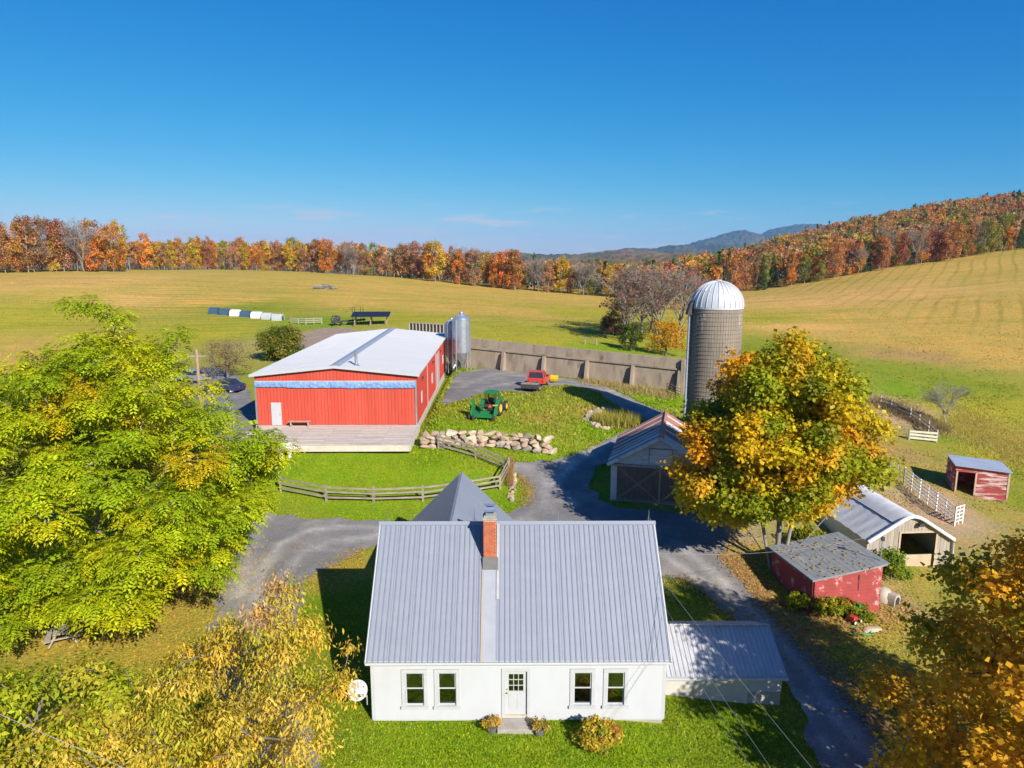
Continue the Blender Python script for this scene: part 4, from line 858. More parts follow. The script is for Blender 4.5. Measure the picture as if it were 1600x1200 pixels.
# rear wing
wx, wy, whw = -3.1, 8.3, 3.3; wr = RT - .05; wez = wr - whw
wl_ = MB(); wl_.prism([(wx - whw + .2, .02), (wx + whw - .2, .02), (wx + whw - .2, wez + .15), (wx, wr - .2), (wx - whw + .2, wez + .15)], -YF + .01, wy - .15, 'y'); wl_.build('rear_wing', WHITE, house)
wrf = MB(); wrf.prism([(wx - whw, wez - .06), (wx, wr - .06), (wx + whw, wez - .06), (wx + whw, wez - .14), (wx, wr - .16), (wx - whw, wez - .14)], .3, wy, 'y'); wroof = wrf.build('wing_roof', TRIM, house)
sl = whw * math.sqrt(2); n2 = 9; w2 = (wy - .3) / n2; sm2 = sheet_mesh('wing_roof_sheet', w2, sl, 4, ROOFG, SEAM); sm3 = sheet_mesh('wing_roof_sheet', w2, sl, 0, ROOFG, ROOFG)
for k in range(n2):
    part('roof_sheet', sm2, wroof, (wx - whw, .3 + (k + 1) * w2, wez - .04), (R(45), 0, -math.pi / 2)); part('roof_sheet', sm3, wroof, (wx + whw, .3 + k * w2, wez - .04), (R(45), 0, math.pi / 2))
pr = MB(); pr.prism([(wx + whw - .4, wez + .25), (wx + whw + 1.9, wez - .25), (wx + whw + 1.9, wez - .35), (wx + whw - .4, wez + .12)], 4.6, wy, 'y'); pr.build('porch_roof', ROOFG, house)
for yy in (5.0, wy - .2): MB().box2((wx + whw + 1.65, yy - .06, .3), (wx + whw + 1.77, yy + .06, wez - .25)).build('porch_post', TRIM, house)
# low side annex
an = thing('side_annex', 'low shed wing with pale ribbed metal roof joined to the house end', 'annex', (6.62, 29.15, -.6))
MB().box2((0, 0, -.4), (4.05, .25, 1.35)).build('concrete_wall', pm('pale_concrete', (.52, .48, .42), (.44, .40, .35), 1.2, .9, .2, 10), an)
MB().box2((4.05, .03, -.5), (5.55, .28, .62)).build('plinth', CONC, an)
cw = clapboards(4.05, 5.55, .62, 1.45, []); cw.box2((4.05, .002, .62), (5.55, .2, 1.45)); cw.build('clapboard_siding', WHITE, an, kind='stuff')
sw = MB(); sw.prism([(.25, -.5), (4.5, -.5), (4.5, 1.4), (2.35, 2.5), (.25, 1.45)], 5.3, 5.54, 'x'); sw.box2((0, 4.3, -.4), (5.3, 4.5, 1.4)); sw.build('end_wall', WHITE, an)
ub = MB(); ub.prism([(-.2, 1.43), (2.35, 2.55), (4.7, 1.43), (4.7, 1.36), (2.35, 2.47), (-.2, 1.36)], -.2, 5.72, 'x'); ar = ub.build('roof', TRIM, an)
aa = math.atan2(1.12, 2.55); al = math.hypot(2.55, 1.12); PALEM = pm('pale_ribbed_roof', (.47, .465, .47), (.40, .40, .41), .8, .5, c3=(.52, .51, .50), s3=.6); am = sheet_mesh('annex_roof_sheet', 5.92 / 7, al, 4, PALEM, pm('annex_rib', (.32, .32, .335), (.38, .38, .39), 2, .5))
lay_sheets(ar, 'roof_sheet', am, -.2, 5.92 / 7, 7, (-.2, 1.45), 1, aa); lay_sheets(ar, 'roof_sheet', am, -.2, 5.92 / 7, 7, (4.7, 1.45), -1, math.atan2(1.12, 2.35))
MB().prism([(2.2, 2.5), (2.35, 2.62), (2.5, 2.5), (2.35, 2.59)], -.2, 5.72, 'x').build('ridge_cap', PALEM, ar)
MB().box2((-.2, -.3, 1.33), (5.74, -.2, 1.44)).build('gutter', TRIM, ar)

# ------------------------------------------------------------------ red barn
BX, BY, BZ = -16.2, 64.1, 4.0; BW, BL, BH, BR = 14.8, 34.0, 4.7, 5.45
barn = thing('barn', 'long red steel barn with pale low-pitched roof', 'barn', (BX, BY, BZ), R(.6))
bc = MB(); bc.prism([(-BW / 2 + .06, -1.2), (BW / 2 - .06, -1.2), (BW / 2 - .06, BH - .1), (0, BR - .12), (-BW / 2 + .06, BH - .1)], .08, BL - .08, 'y'); bc.build('frame', BLACK, barn)
npn = 16; pwd = BW / npn
def wall_sheet(name, w, hh, t=.05, n=3):
    m = MB(); m.box2((.003, -t, 0), (w - .003, 0, hh)); nb = len(m.f)
    for k in range(n): x = (k + .5) * w / n; m.box2((x - .022, -t - .022, 0), (x + .022, -t - .001, hh))
    me = m.mesh(name, RED); me.materials.append(REDRIB); me.polygons.foreach_set('material_index', [0] * nb + [1] * (len(m.f) - nb)); me.update(); return me
lowm = wall_sheet('wall_sheet', pwd, 3.55)
for k in range(npn):
    part('wall_sheet', lowm, barn, (-BW / 2 + k * pwd, .08, 0))
    xa, xb = -BW / 2 + k * pwd, -BW / 2 + (k + 1) * pwd; za, zb = (BR - abs(q) / (BW / 2) * (BR - BH) - .1 for q in (xa, xb)); zm = min(za, zb)
    m = MB(); m.prism([(.003, 4.15), (pwd - .003, 4.15), (pwd - .003, zb), (.003, za)], -.05, 0, 'y'); nb = len(m.f)
    for q in range(3): x = (q + .5) * pwd / 3; m.box2((x - .022, -.072, 4.15), (x + .022, -.051, za + (zb - za) * (q + .5) / 3))
    me_ = m.mesh('gable_sheet', RED); me_.materials.append(REDRIB); me_.polygons.foreach_set('material_index', [0] * nb + [1] * (len(m.f) - nb)); part('gable_sheet', me_, barn, (xa, .04, 0))
MB().box2((-BW / 2, -.03, 3.55), (BW / 2, .08, 4.15)).build('header_beam', pm('header_grey', (.42, .43, .45), (.34, .35, .36), 2, .7), barn)
tp = MB(); nx_ = 90
for (x0_, x1_, zt_, zb_) in ((-7.38, -4.4, 4.05, 3.58), (-4.4, 1.0, 4.08, 3.50), (1.0, 7.36, 4.02, 3.46)):
    n_ = int((x1_ - x0_) / .16); base = len(tp.v)
    for i in range(n_ + 1):
        for j in range(5): tp.v.append((x0_ + (x1_ - x0_) * i / n_, -.10 - random.uniform(0, .09) * (1 if 0 < j < 4 else .3), zb_ + (zt_ - zb_) * j / 4 + random.uniform(-.02, .02)))
    for i in range(n_):
        for j in range(4): q = base + i * 5 + j; tp.f.append((q, q + 5, q + 6, q + 1))
tp.build('rolled_tarp', TARP, barn)
for x in (-BW / 2 + .05, BW / 2 - .05): MB().box2((x - .08, -.06, 0), (x + .08, .1, 4.1)).build('corner_trim', STEEL, barn)
dd_ = MB(); dd_.box2((-6.0, -.06, 0), (-5.08, .01, 2.12)); bd = dd_.build('door', WHITE, barn); MB().lathe([(0, -.05), (.035, -.04), (.035, 0)], 8, 'y', (-5.2, -.07, 1.0)).build('handle', DARKIRON, bd)
nside = 36; sw_ = BL / nside; sidem = wall_sheet('side_sheet', sw_, BH - .05)
for sg in (-1, 1):
    for k in range(nside):
        if sg > 0: part('side_sheet', sidem, barn, (BW / 2 - .04, k * sw_, 0), (0, 0, math.pi / 2))
        else: part('side_sheet', sidem, barn, (-BW / 2 + .04, (k + 1) * sw_, 0), (0, 0, -math.pi / 2))
    MB().box2((sg * (BW / 2 - .1), -.05, -1.4), (sg * (BW / 2 + .1), BL, 0)).build('concrete_footing', pm('pale_footing', (.52, .47, .41), (.42, .38, .33), 1.4, .9), barn)
MB().box2((-BW / 2, -.05, -1.4), (BW / 2, .08, -.02)).build('concrete_footing', CONC, barn)
for yy, hh_ in ((9.2, 4.6), (18.3, 4.6)): MB().box2((BW / 2 + .01, yy - .07, -.02), (BW / 2 + .06, yy + .07, hh_)).build('downspout', WHITE, barn)
MB().box2((BW / 2 + .01, 19.6, 0), (BW / 2 + .07, 22.6, 3.9)).build('sliding_door', WHITE, barn)
for yy, z_, s_ in ((3.3, 1.9, .45), (13.6, 2.0, .45), (27.5, 2.1, .5)): w_ = MB().box2((BW / 2 + .01, yy, z_ - .55), (BW / 2 + .08, yy + s_ * 2, z_ + .55)).build('window', TRIM, barn); MB().box2((BW / 2 + .081, yy + .12, z_ - .42), (BW / 2 + .085, yy + s_ * 2 - .12, z_ + .42)).build('pane', pm('milky_pane', (.6, .62, .63), (.5, .52, .54), 3, .25), w_)
for yy in (4.2, 14.6, 23.8): MB().box((BW / 2 + .12, yy, 3.7), (.22, .2, .28)).build('wall_lamp', DARKIRON, barn)
ro = MB(); e_ = .35; zl = BH - e_ * (BR - BH) / (BW / 2)
ro.prism([(-BW / 2 - e_, zl), (0, BR), (BW / 2 + e_, zl), (BW / 2 + e_, zl + .1), (0, BR + .1), (-BW / 2 - e_, zl + .1)], -.35, BL + .2, 'y'); bro = ro.build('roof', BARNROOF, barn)
k_ = MB(); y = -.3; sl_ = math.atan2(BR - zl, BW / 2 + e_)
while y < BL + .15:
    for sg in (-1, 1): k_.beam((sg * (BW / 2 + e_), y, zl + .105), (sg * .3, y, BR + .105 - .3 * math.tan(sl_)), .05, .028)
    y += .305
k_.build('roof_rib', BARNROOF, bro, kind='stuff')
MB().prism([(-.48, BR + .085), (0, BR + .19), (.48, BR + .085), (.46, BR + .05), (0, BR + .06), (-.46, BR + .05)], -.36, BL + .21, 'y').build('ridge_cap', pm('ridge_grey', (.25, .28, .34), (.3, .33, .38), 2, .5), bro)
fa = MB()
for sg in (-1, 1): fa.beam((sg * (BW / 2 + e_ + .01), -.37, zl + .02), (0, -.37, BR + .02), .04, .24)
fa.build('fascia', WHITE, bro)
vp = MB(); vp.tube([(1.7, 1.3, BR - .3), (1.7, 1.3, BR + 1.15)], .14, 12); vp.lathe([(.22, BR + 1.05), (.22, BR + 1.12), (.05, BR + 1.25)], 12, 'z', (1.7, 1.3, 0)); vp.lathe([(.35, BR - .02), (.16, BR + .14)], 12, 'z', (1.7, 1.3, -.1)); vp.build('vent_pipe', STEEL, bro, True)
MB().box2((BW / 2 - 1.5, BL - 1.2, zl + .17), (BW / 2 + e_, BL + .22, zl + .25)).build('blue_roof_sheet', TARP, bro)
# timber platform in front of it
dk = thing('timber_deck', 'pale plank platform along the front of the red barn', 'deck', (BX + .1, BY - .1, BZ - .02), R(.6))
db = MB(); db.box2((-7.3, -6.7, -.55), (7.45, 0, -.06)); db.build('deck_frame', pm('deck_side', (.44, .36, .28), (.34, .27, .2), 2, .9, .3), dk)
pls = [MB().box2((.006, .004, -.058), (2.44, .196, 0)).mesh('plank', DECKW)] + [MB().box2((.006, .004, -.058), (2.44, .196, -.012)).mesh('plank', DECKW)]
for r_ in range(34):
    for c_ in range(6): part('plank', random.choice(pls), dk, (-7.3 + c_ * 2.458, -6.75 + r_ * .2, random.uniform(-.002, .002)))
MB().box2((-7.35, -6.82, -.62), (7.5, -6.72, -.10)).box2((7.46, -6.82, -.62), (7.56, 0, -.02)).build('edge_board', DECKW, dk)
bn = thing('bench', 'plain wooden bench against the red barn front wall', 'bench', (BX - 3.3, BY - .55, BZ))
MB().box2((-1.0, -.25, .42), (1.0, .25, .48)).build('seat', pm('bench_wood', (.48, .27, .2), (.38, .2, .15), 3, .8), bn)
for x in (-.8, .8): MB().box2((x - .05, -.2, 0), (x + .05, .2, .42)).build('leg', GREYWOOD, bn)
# ------------------------------------------------------------------ feed bins behind the barn
def feed_bin(label, loc, r, hb, legs, top):
    o = thing('feed_bin', label, 'bin', loc, 0, 'steel feed bins at the far corner of the red barn')
    m = MB(); n = 40; prof = [(r * .16, legs * .35), (r, legs)]; z = legs
    while z < hb: prof += [(r + .012, z + .05), (r, z + .1)]; z += .1
    m.lathe(prof, n); m.build('bin_body', STEEL, o, True)
    MB().lathe([(r + .04, hb - .02), (r * .25, hb + top), (r * .2, hb + top + .15), (.0, hb + top + .2)], n).build('bin_roof', STEEL, o, True)
    for k in range(5):
        a = 2 * math.pi * k / 5 + .4; MB().box((math.cos(a) * (r + .05), math.sin(a) * (r + .05), hb / 2), (.1, .1, hb)).build('leg', STEEL, o)
    m = MB()
    for k in range(5):
        a, b = 2 * math.pi * k / 5 + .4, 2 * math.pi * (k + 1) / 5 + .4
        for z0_, z1_ in ((.2, legs * .8), (legs * .8, .2)): m.tube([(math.cos(a) * (r + .05), math.sin(a) * (r + .05), z0_), (math.cos(b) * (r + .05), math.sin(b) * (r + .05), z1_)], .025, 4)
    m.build('brace', STEEL, o)
    m = MB()
    for s_ in (-.2, .2): m.tube([(s_ - r * .8, -r - .12, .5), (s_ - r * .8, -r * .75 - .12, hb), (s_ * .6, -.2, hb + top)], .025, 4)
    for k in range(int(hb / .35)): m.tube([(-.2 - r * .8, -r - .1, .6 + k * .35), (.2 - r * .8, -r - .1, .6 + k * .35)], .018, 4)
    m.build('ladder', STEEL, o); return o
p = at(722, 579, 4.6); p.z = h(p.x, p.y); feed_bin('taller galvanised feed bin with cone roof nearer the concrete wall', p, 1.15, 6.7, 2.4, .75)
p = at(707, 576, 4.6); p.z = h(p.x, p.y); q = feed_bin('narrower blue-shaded feed bin standing close to the barn corner', p, .85, 6.6, 2.4, .5)
for cobj in q.children:
    if cobj.name.startswith('bin_body'): cobj.data.materials[0] = pm('bluish_steel', (.30, .38, .48), (.26, .20, .22), .8, .4, metallic=.5, c3=(.35, .14, .13), s3=.5, t3=(.55, .65))
# ------------------------------------------------------------------ silo
p = at(1110, 680, 3.4); SR = 2.22; p.z = h(p.x, p.y) - .2
SH = 15.05 - p.z
silo = thing('silo', 'tall concrete stave silo with ribbed white dome', 'silo', p)
m = MB(); ns = 60; nz_ = 26; ring = []
for k in range(ns):
    a0 = 2 * math.pi * k / ns; da = 2 * math.pi / ns
    ring += [(a0, SR - .05), (a0 + da * .06, SR), (a0 + da * .94, SR), (a0 + da * .985, SR - .05)]
vs_ = []; 
for z in (0, SH):
    vs_ += [(r_ * math.cos(a_), r_ * math.sin(a_), z) for a_, r_ in ring]
nr_ = len(ring); m.add(vs_, [(i, (i + 1) % nr_, nr_ + (i + 1) % nr_, nr_ + i) for i in range(nr_)])
STAVE = pm('stave_concrete', (.28, .23, .18), (.20, .165, .13), .9, .95, .3, 10, stretch=(1, 1, .25), c3=(.16, .135, .11), s3=1.1, t3=(.56, .70))
m.build('stave_wall', STAVE, silo)
hoop = MB(); hoop.lathe([(SR + .002, -.02), (SR + .035, -.012), (SR + .035, .012), (SR + .002, .02)], 48, close=True); hme = hoop.mesh('hoop', pm('hoop_rust', (.16, .13, .11), (.24, .19, .15), 3, .8))
z = .3
while z < SH - .25: part('hoop', hme, silo, (0, 0, z)); z += .36 if z > SH * .35 else .24
fl = MB()
for k in range(16):
    a_ = random.uniform(0, 6.28); w_ = random.uniform(.03, .07); z1_ = SH - random.uniform(.5, .9); z0_ = z1_ - random.uniform(.5, 1.3); r_ = SR + .006
    fl.add([(r_ * math.cos(a_ - w_), r_ * math.sin(a_ - w_), z0_), (r_ * math.cos(a_ + w_), r_ * math.sin(a_ + w_), z0_ + random.uniform(-.1, .1)), (r_ * math.cos(a_ + w_), r_ * math.sin(a_ + w_), z1_), (r_ * math.cos(a_ - w_), r_ * math.sin(a_ - w_), z1_)], [(0, 1, 2, 3)])
fl.build('lime_patches', pm('lime_wash', (.40, .35, .29), (.28, .24, .20), 4, .9), silo, kind='stuff')
dome = MB(); prof = [((SR + .05) * math.cos(t), SH + (SR * 1.0) * math.sin(t)) for t in np.linspace(0, math.pi / 2 * .97, 14)]; dome.lathe([(SR + .05, SH - .15)] + prof + [(0, SH + SR)], 48); DOME = pm('dome_metal', (.54, .545, .56), (.47, .48, .50), 1, .4, metallic=.15); dm = dome.build('dome', DOME, silo, True)
for k in range(28):
    a_ = 2 * math.pi * k / 28; MB().tube([(r_ * math.cos(a_) * 1.006, r_ * math.sin(a_) * 1.006, z_ + .012) for r_, z_ in prof], .036, 4).build('dome_rib', DOME, dm)
MB().lathe([(.35, SH + SR - .02), (.3, SH + SR + .1), (0, SH + SR + .14)], 16).build('dome_cap', pm('cap_tan', (.42, .36, .26), (.34, .3, .22), 3, .7), dm)
m = MB(); m.tube([(-SR - .28, -.25, -.2), (-SR - .2, -.25, SH - .4)], .13, 10); m.build('fill_pipe', pm('pipe_blue_grey', (.40, .46, .54), (.34, .39, .46), 2, .4, metallic=.4), silo, True)
m = MB(); m.lathe([(SR + .3, SH - 1.2), (SR + .42, SH - .1), (SR + .1, SH + .5)], 8); 
hb_ = MB(); hb_.prism([(-SR - .5, SH - .7), (-SR - .05, SH - .7), (-SR + .15, SH + .55), (-SR - .2, SH + .35)], -.6, .2, 'y'); hb_.build('pipe_hood', DARKIRON, silo)
cs = MB(); cs.lathe([(.36, 0), (.36, SH + .15)], 14, 'z', (SR * .93, SR * .42, 0)); cs.build('chute', pm('chute_rust', (.22, .12, .095), (.28, .17, .14), 1, .7), silo, True)
# ------------------------------------------------------------------ concrete bunker wall
A_ = at(728, 573, 4.8); B_ = at(1064, 613, 3.9); dv = (B_ - A_); Lw = dv.xy.length; rz_ = math.atan2(dv.y, dv.x)
bw = thing('bunker_wall', 'long weathered concrete bunker wall with buttresses along the farm track', 'wall', A_, rz_)
zslope = (B_.z - A_.z) / Lw
def slab(m, x0, x1, y0, y1, z0, z1): m.add([(x, y, z + x * zslope) for x in (x0, x1) for y in (y0, y1) for z in (z0, z1)], [(0, 1, 3, 2), (4, 6, 7, 5), (0, 4, 5, 1), (2, 3, 7, 6), (0, 2, 6, 4), (1, 5, 7, 3)]); return m
slab(MB(), 0, Lw, .05, .5, 2.75, 3.85).build('cap_beam', CONCD, bw)
slab(MB(), 0, Lw, -.06, .45, 2.55, 2.75).build('ledge', CONCD, bw)
npan = 5; 
for k in range(npan): slab(MB(), Lw * k / npan, Lw * (k + 1) / npan - .03, 0.1, .45, -1.0, 2.55).build('wall_panel', CONCD, bw)
for k in range(npan + 1):
    x = min(Lw - .36, max(0, Lw * k / npan - .15)); m = MB(); m.prism([(-1.05, -1), (.1, -1), (.1, 2.55), (-.35, 2.55)], x, x + .34, 'x'); m.v = [(a, b, c + a * zslope) for a, b, c in m.v]; m.build('buttress', CONCD, bw)
slab(MB(), Lw - .002, Lw + .4, -.4, .5, -1.0, 3.86).build('end_pier', CONCD, bw)
# ------------------------------------------------------------------ old garage
p = (at(955, 780, 2.05) + at(1106, 793, 1.95)) / 2; p.z = 1.98
gar = thing('garage', 'old peeling white garage with plank doors and rust-striped tin roof', 'garage', p, R(-14))
GW, GD, GE, GR = 6.9, 7.9, 2.95, 5.0
m = MB(); m.prism([(-GW / 2, 2.75), (GW / 2, 2.75), (GW / 2, GE), (0, GR - .1), (-GW / 2, GE)], .0, .12, 'y'); m.build('gable_wall', PEEL, gar)
for sg in (-1, 1): MB().box2((sg * (GW / 2 - .12), .13, -.5), (sg * GW / 2, GD - .13, GE)).build('side_wall', PEEL, gar)
m = MB(); m.prism([(-GW / 2, -.5), (GW / 2, -.5), (GW / 2, GE), (0, GR - .1), (-GW / 2, GE)], GD - .12, GD, 'y'); m.build('rear_wall', PEEL, gar)
m = clapboards(-GW / 2, GW / 2, 2.8, GR - .25, [], lambda z: 99 if z < GE else (GR - .12 - z) / ((GR - GE) / (GW / 2)), .16); m.build('gable_boards', PEEL, gar, kind='stuff')
for sg in (-1, 1): MB().box2((sg * (GW / 2 - .42), -.03, -.5), (sg * GW / 2 + sg * .02, .12, 2.75)).build('corner_post', PEEL, gar)
MB().box2((-GW / 2 + .1, -.16, 2.62), (GW / 2 - .1, -.035, 2.78)).build('door_track', GREYWOOD, gar)
hd = MB(); hd.box2((-.75, -.07, 2.95), (.75, -.035, 4.0)); hdo = hd.build('hay_door', PEEL, gar); MB().box2((-.85, -.1, 4.0), (.85, -.04, 4.06)).box2((-.83, -.085, 2.9), (-.76, -.04, 4.0)).box2((.76, -.085, 2.9), (.83, -.04, 4.0)).build('batten', GREYWOOD, hdo)
for sg in (-1, 1):
    dr_ = MB(); x0_, x1_ = (-3.02, -.02) if sg < 0 else (.02, 3.02); dr_.box2((x0_, -.02, .12), (x1_, .03, 2.6)); dro = dr_.build('sliding_door', BROWNWOOD, gar)
    nb_ = 15; bw_ = 3.0 / nb_; bm = [MB().box2((.006, -.03, .08), (bw_ - .006, 0, 2.6 + k * .004)).mesh('board', BROWNWOOD) for k in range(3)]
    for k in range(nb_): part('board', random.choice(bm), dro, (x0_ + k * bw_, -.025 - random.uniform(0, .008), 0))
    m = MB(); 
    for (a_, b_) in (((x0_ + .1, -.075, .2), (x1_ - .1, -.075, 2.5)), ((x0_ + .1, -.077, 2.5), (x1_ - .1, -.077, .2))): m.beam(a_, b_, .03, .14, (0, 1, 0)) if False else m.beam(a_, b_, .14, .03, (0, 1, 0))
    m.box2((x0_, -.085, .08), (x1_, -.06, .24)); m.build('brace', pm('brace_wood', (.27, .22, .18), (.2, .16, .13), 2, .9), dro)
MB().box2((-.07, -.1, .1), (.07, -.06, 2.6)).build('door_stile', GREYWOOD, gar); MB().box2((-GW / 2, -.12, -.3), (GW / 2, .1, .07)).build('sill', CONC, gar)
gs = (GR - GE) / (GW / 2); ga = math.atan(gs); gl = math.hypot(GW / 2 + .3, (GW / 2 + .3) * gs); gez = GE - .3 * gs
m = MB(); m.prism([(-GW / 2 - .28, gez), (0, GR - .02), (GW / 2 + .28, gez), (GW / 2 + .28, gez - .1), (0, GR - .14), (-GW / 2 - .28, gez - .1)], -.35, GD + .2, 'y'); gro = m.build('roof', GREYWOOD, gar)
STRIPES = [0, 1, 0, 0, 1, 0, 1, 0, 1, 1, 0, 1, 1, 0, 1, 1, 1, 0, 1, 1]; ngs = 20; gwid = (GD + .6) / ngs; RIBT = pm('tin_rib', (.62, .50, .45), (.72, .64, .58), 2, .5); gm = [sheet_mesh('tin_sheet', gwid, gl, 2, SILVR, SILVR, rib=.015), sheet_mesh('rust_sheet', gwid, gl, 2, RUSTR, RUSTR, rib=.015)]
for k in range(ngs):
    part('roof_sheet', gm[STRIPES[k]], gro, (-GW / 2 - .3, -.38 + (k + 1) * gwid, gez + .01), (ga, 0, -math.pi / 2)); part('roof_sheet', gm[STRIPES[(k * 7 + 3) % 20]], gro, (GW / 2 + .3, -.38 + k * gwid, gez + .01), (ga, 0, math.pi / 2))
MB().prism([(-.22, GR - .12), (0, GR + .07), (.22, GR - .12), (.2, GR - .15), (0, GR + .02), (-.2, GR - .15)], -.4, GD + .25, 'y').build('ridge_cap', RUSTR, gro)
m = MB()
for sg in (-1, 1): m.beam((sg * (GW / 2 + .26), -.37, gez - .06), (0, -.37, GR - .1), .05, .2)
m.build('rake_board', PEEL, gro)
# ------------------------------------------------------------------ small red shed
p = at(1254, 962, 0); p = Vector((16.35, 35.85, h(17.5, 37) - .05))
rs = thing('red_shed', 'small red board shed with grey sloping roof beside the maple', 'shed', p, R(10))
SW_, SD_, HL, HR = 4.05, 4.2, 2.0, 2.55
def lean_walls(o, w, d, hl, hr, mat, holes=(), boards=.2, horiz=True):
    """four board walls, roof falling along x from hr (right) to hl (left); holes in the front as (x0,x1,z0,z1)"""
    for nm, y in (('front_wall', 0), ('rear_wall', d)):
        m = MB(); xs = sorted(set([0, w] + [q for t in (holes if y == 0 else ()) for q in t[:2]]))
        zt = lambda x: hl + (hr - hl) * x / w
        for a_, b_ in zip(xs, xs[1:]):
            hh_ = [t for t in (holes if y == 0 else ()) if t[0] < (a_ + b_) / 2 < t[1]]
            if not hh_: m.prism([(a_, -.4), (b_, -.4), (b_, zt(b_)), (a_, zt(a_))], y - .04, y + .04, 'y')
            else: m.prism([(a_, hh_[0][3]), (b_, hh_[0][3]), (b_, zt(b_)), (a_, zt(a_))], y - .04, y + .04, 'y')
        if y == 0 or True:
            z = 0.02; sg = -1 if y == 0 else 1
            while z < max(hl, hr) - .1:
                iv = [(.02, w - .02)]
                for t in (holes if y == 0 else ()):
                    if z + boards > t[2] and z < t[3]: iv = [s for (u, v) in iv for s in ((u, min(v, t[0])), (max(u, t[1]), v)) if s[1] - s[0] > .05]
                for u, v in iv:
                    if z + boards < min(zt(u), zt(v)): m.prism([(y + sg * .041, z), (y + sg * .066, z + .006), (y + sg * .052, z + boards - .012), (y + sg * .041, z + boards - .012)], u, v, 'x')
                z += boards
        m.build(nm, mat, o)
    for nm, x, t in (('side_wall', 0, hl), ('side_wall', w, hr)):
        m = MB(); m.box2((x - .04, .045, -.4), (x + .04, d - .045, t)); z = .02; sg = -1 if x == 0 else 1
        while z + boards < t: m.prism([(x + sg * .041, z), (x + sg * .066, z + .006), (x + sg * .052, z + boards - .012), (x + sg * .041, z + boards - .012)], .05, d - .05, 'y'); z += boards
        m.build(nm, mat, o)
lean_walls(rs, SW_, SD_, HL, HR, OLDRED)
m = MB(); m.prism([(-.25, HL - .02), (SW_ + .15, HR + .03), (SW_ + .15, HR + .12), (-.25, HL + .07)], -.2, SD_ + .2, 'y'); r_ = m.build('roof', SHINGLE, rs)
m = MB()
for k in range(14): x = -.25 + k * .33; z_ = HL + .07 + (x + .25) / (SW_ + .4) * (HR - HL + .05); m.prism([(x, z_ + .001), (x + .33, z_ + .036), (x + .33, z_ + .048), (x, z_ + .013)], -.2, SD_ + .2, 'y')
m.build('shingle_course', SHINGLE, r_, kind='stuff'); MB().box2((2.6, -.08, 1.2), (2.66, -.045, 2.1)).build('batten', DARKIRON, rs)
ms = thing('roof_mast', 'thin metal service mast on the corner of the small red shed roof', 'mast', p + Vector((4.0, 1.0, HR + .05)))
m = MB(); m.tube([(0, 0, 0), (0, 0, 1.5)], .03, 6); m.tube([(-.25, 0, 1.3), (.2, 0, 1.4)], .025, 5); m.build('pole', STEEL, ms); m = MB(); m.box((0, -.05, 1.35), (.14, .12, .22)); m.build('insulator', DARKIRON, ms)
# ------------------------------------------------------------------ hoop barn
p = Vector((22.15, 41.95, h(25, 44) - .15)); hbn = thing('hoop_barn', 'white fabric-covered hoop barn with grey plank front and open doorway', 'barn', p, R(4))
HBW, HBL, HBE, HBR = 5.6, 11.0, 1.75, 3.35
def hoop_prof(o=0):
    pts = []
    for t in np.linspace(0, 1, 25):
        x = t * HBW; k = 1 - abs(2 * t - 1); z = HBE + (HBR - HBE) * (k * 1.12 if k < .72 else 1 - (1 - k) ** 2 * 2.0 * .98 - .0399 * (1 - k) / .28); pts.append((x, z + o))
    return pts
pr_ = hoop_prof(); m = MB(); ny_ = 34; 
for j in range(ny_ + 1):
    y = -.25 + (HBL + .3) * j / ny_
    for (x, z) in [(-.06, -.3), (-.06, HBE * .5)] + pr_ + [(HBW + .06, HBE * .5), (HBW + .06, -.3)]:
        sag = .035 * math.sin(j * 2 * math.pi / 5.7) ** 2 * (1 if 0 < x < HBW else .3); wr_ = .03 * math.sin(j * 2.1 + x * 3) * (1 if x < 1.2 else .25); m.v.append((x, y, z - sag + wr_ + .06))
nn = len(pr_) + 4
for j in range(ny_):
    for k in range(nn - 1): q = j * nn + k; m.f.append((q, q + 1, q + nn + 1, q + nn))
cv = m.build('fabric_cover', FABRIC, hbn, True); sd = cv.modifiers.new('s', 'SOLIDIFY'); sd.thickness = .03; sd.offset = -1
m = MB(); m.tube([(x, -.25, z + .05) for x, z in pr_], .12, 8); m.build('front_roll', FABRIC, hbn, True)
m = MB(); m.tube([(HBW * .30, y, np.interp(HBW * .30, [a for a, b in pr_], [b for a, b in pr_]) + .07) for y in (-.2, HBL)], .03, 5); m.build('rope', DARKIRON, hbn)
x = 0; k = 0; DW0, DW1, DWT = 2.2, 4.5, 2.25
while x < HBW - .02:
    w_ = min(.22, HBW - x); zt_ = min(np.interp(x, *zip(*pr_)), np.interp(x + w_, *zip(*pr_))); zb_ = -.4
    if DW0 - .05 < x + w_ / 2 < DW1 + .05: zb_ = DWT
    if zt_ - zb_ > .05: MB().box2((x + .006, -.05 - random.uniform(0, .012), zb_), (x + w_ - .006, 0, zt_ - .02)).build('plank', GREYWOOD, hbn)
    x += w_
TANW = pm('tan_lumber', (.52, .39, .26), (.42, .31, .2), 3, .8); m = MB(); m.box2((DW0 - .12, -.1, -.3), (DW0, -.07, DWT + .12)); m.box2((DW1, -.1, -.3), (DW1 + .12, -.07, DWT + .12)); m.box2((DW0, -.1, DWT), (DW1, -.07, DWT + .12)); m.build('door_frame', TANW, hbn)
MB().box2((DW0, .05, -.3), (DW1, .1, .75)).build('lower_gate', TANW, hbn)
m = MB(); m.prism([(.05, -.3), (HBW - .05, -.3), (HBW - .05, HBE - .1), (HBW / 2, HBR - .25), (.05, HBE - .1)], HBL - .1, HBL - .02, 'y'); m.build('rear_wall', GREYWOOD, hbn)
m = MB(); m.box((3.3, -.25, 2.85), (.3, .25, .18)); m.tube([(3.3, 0, 2.95), (3.3, -.3, 2.95)], .03, 5); m.build('yard_lamp', DARKIRON, hbn)
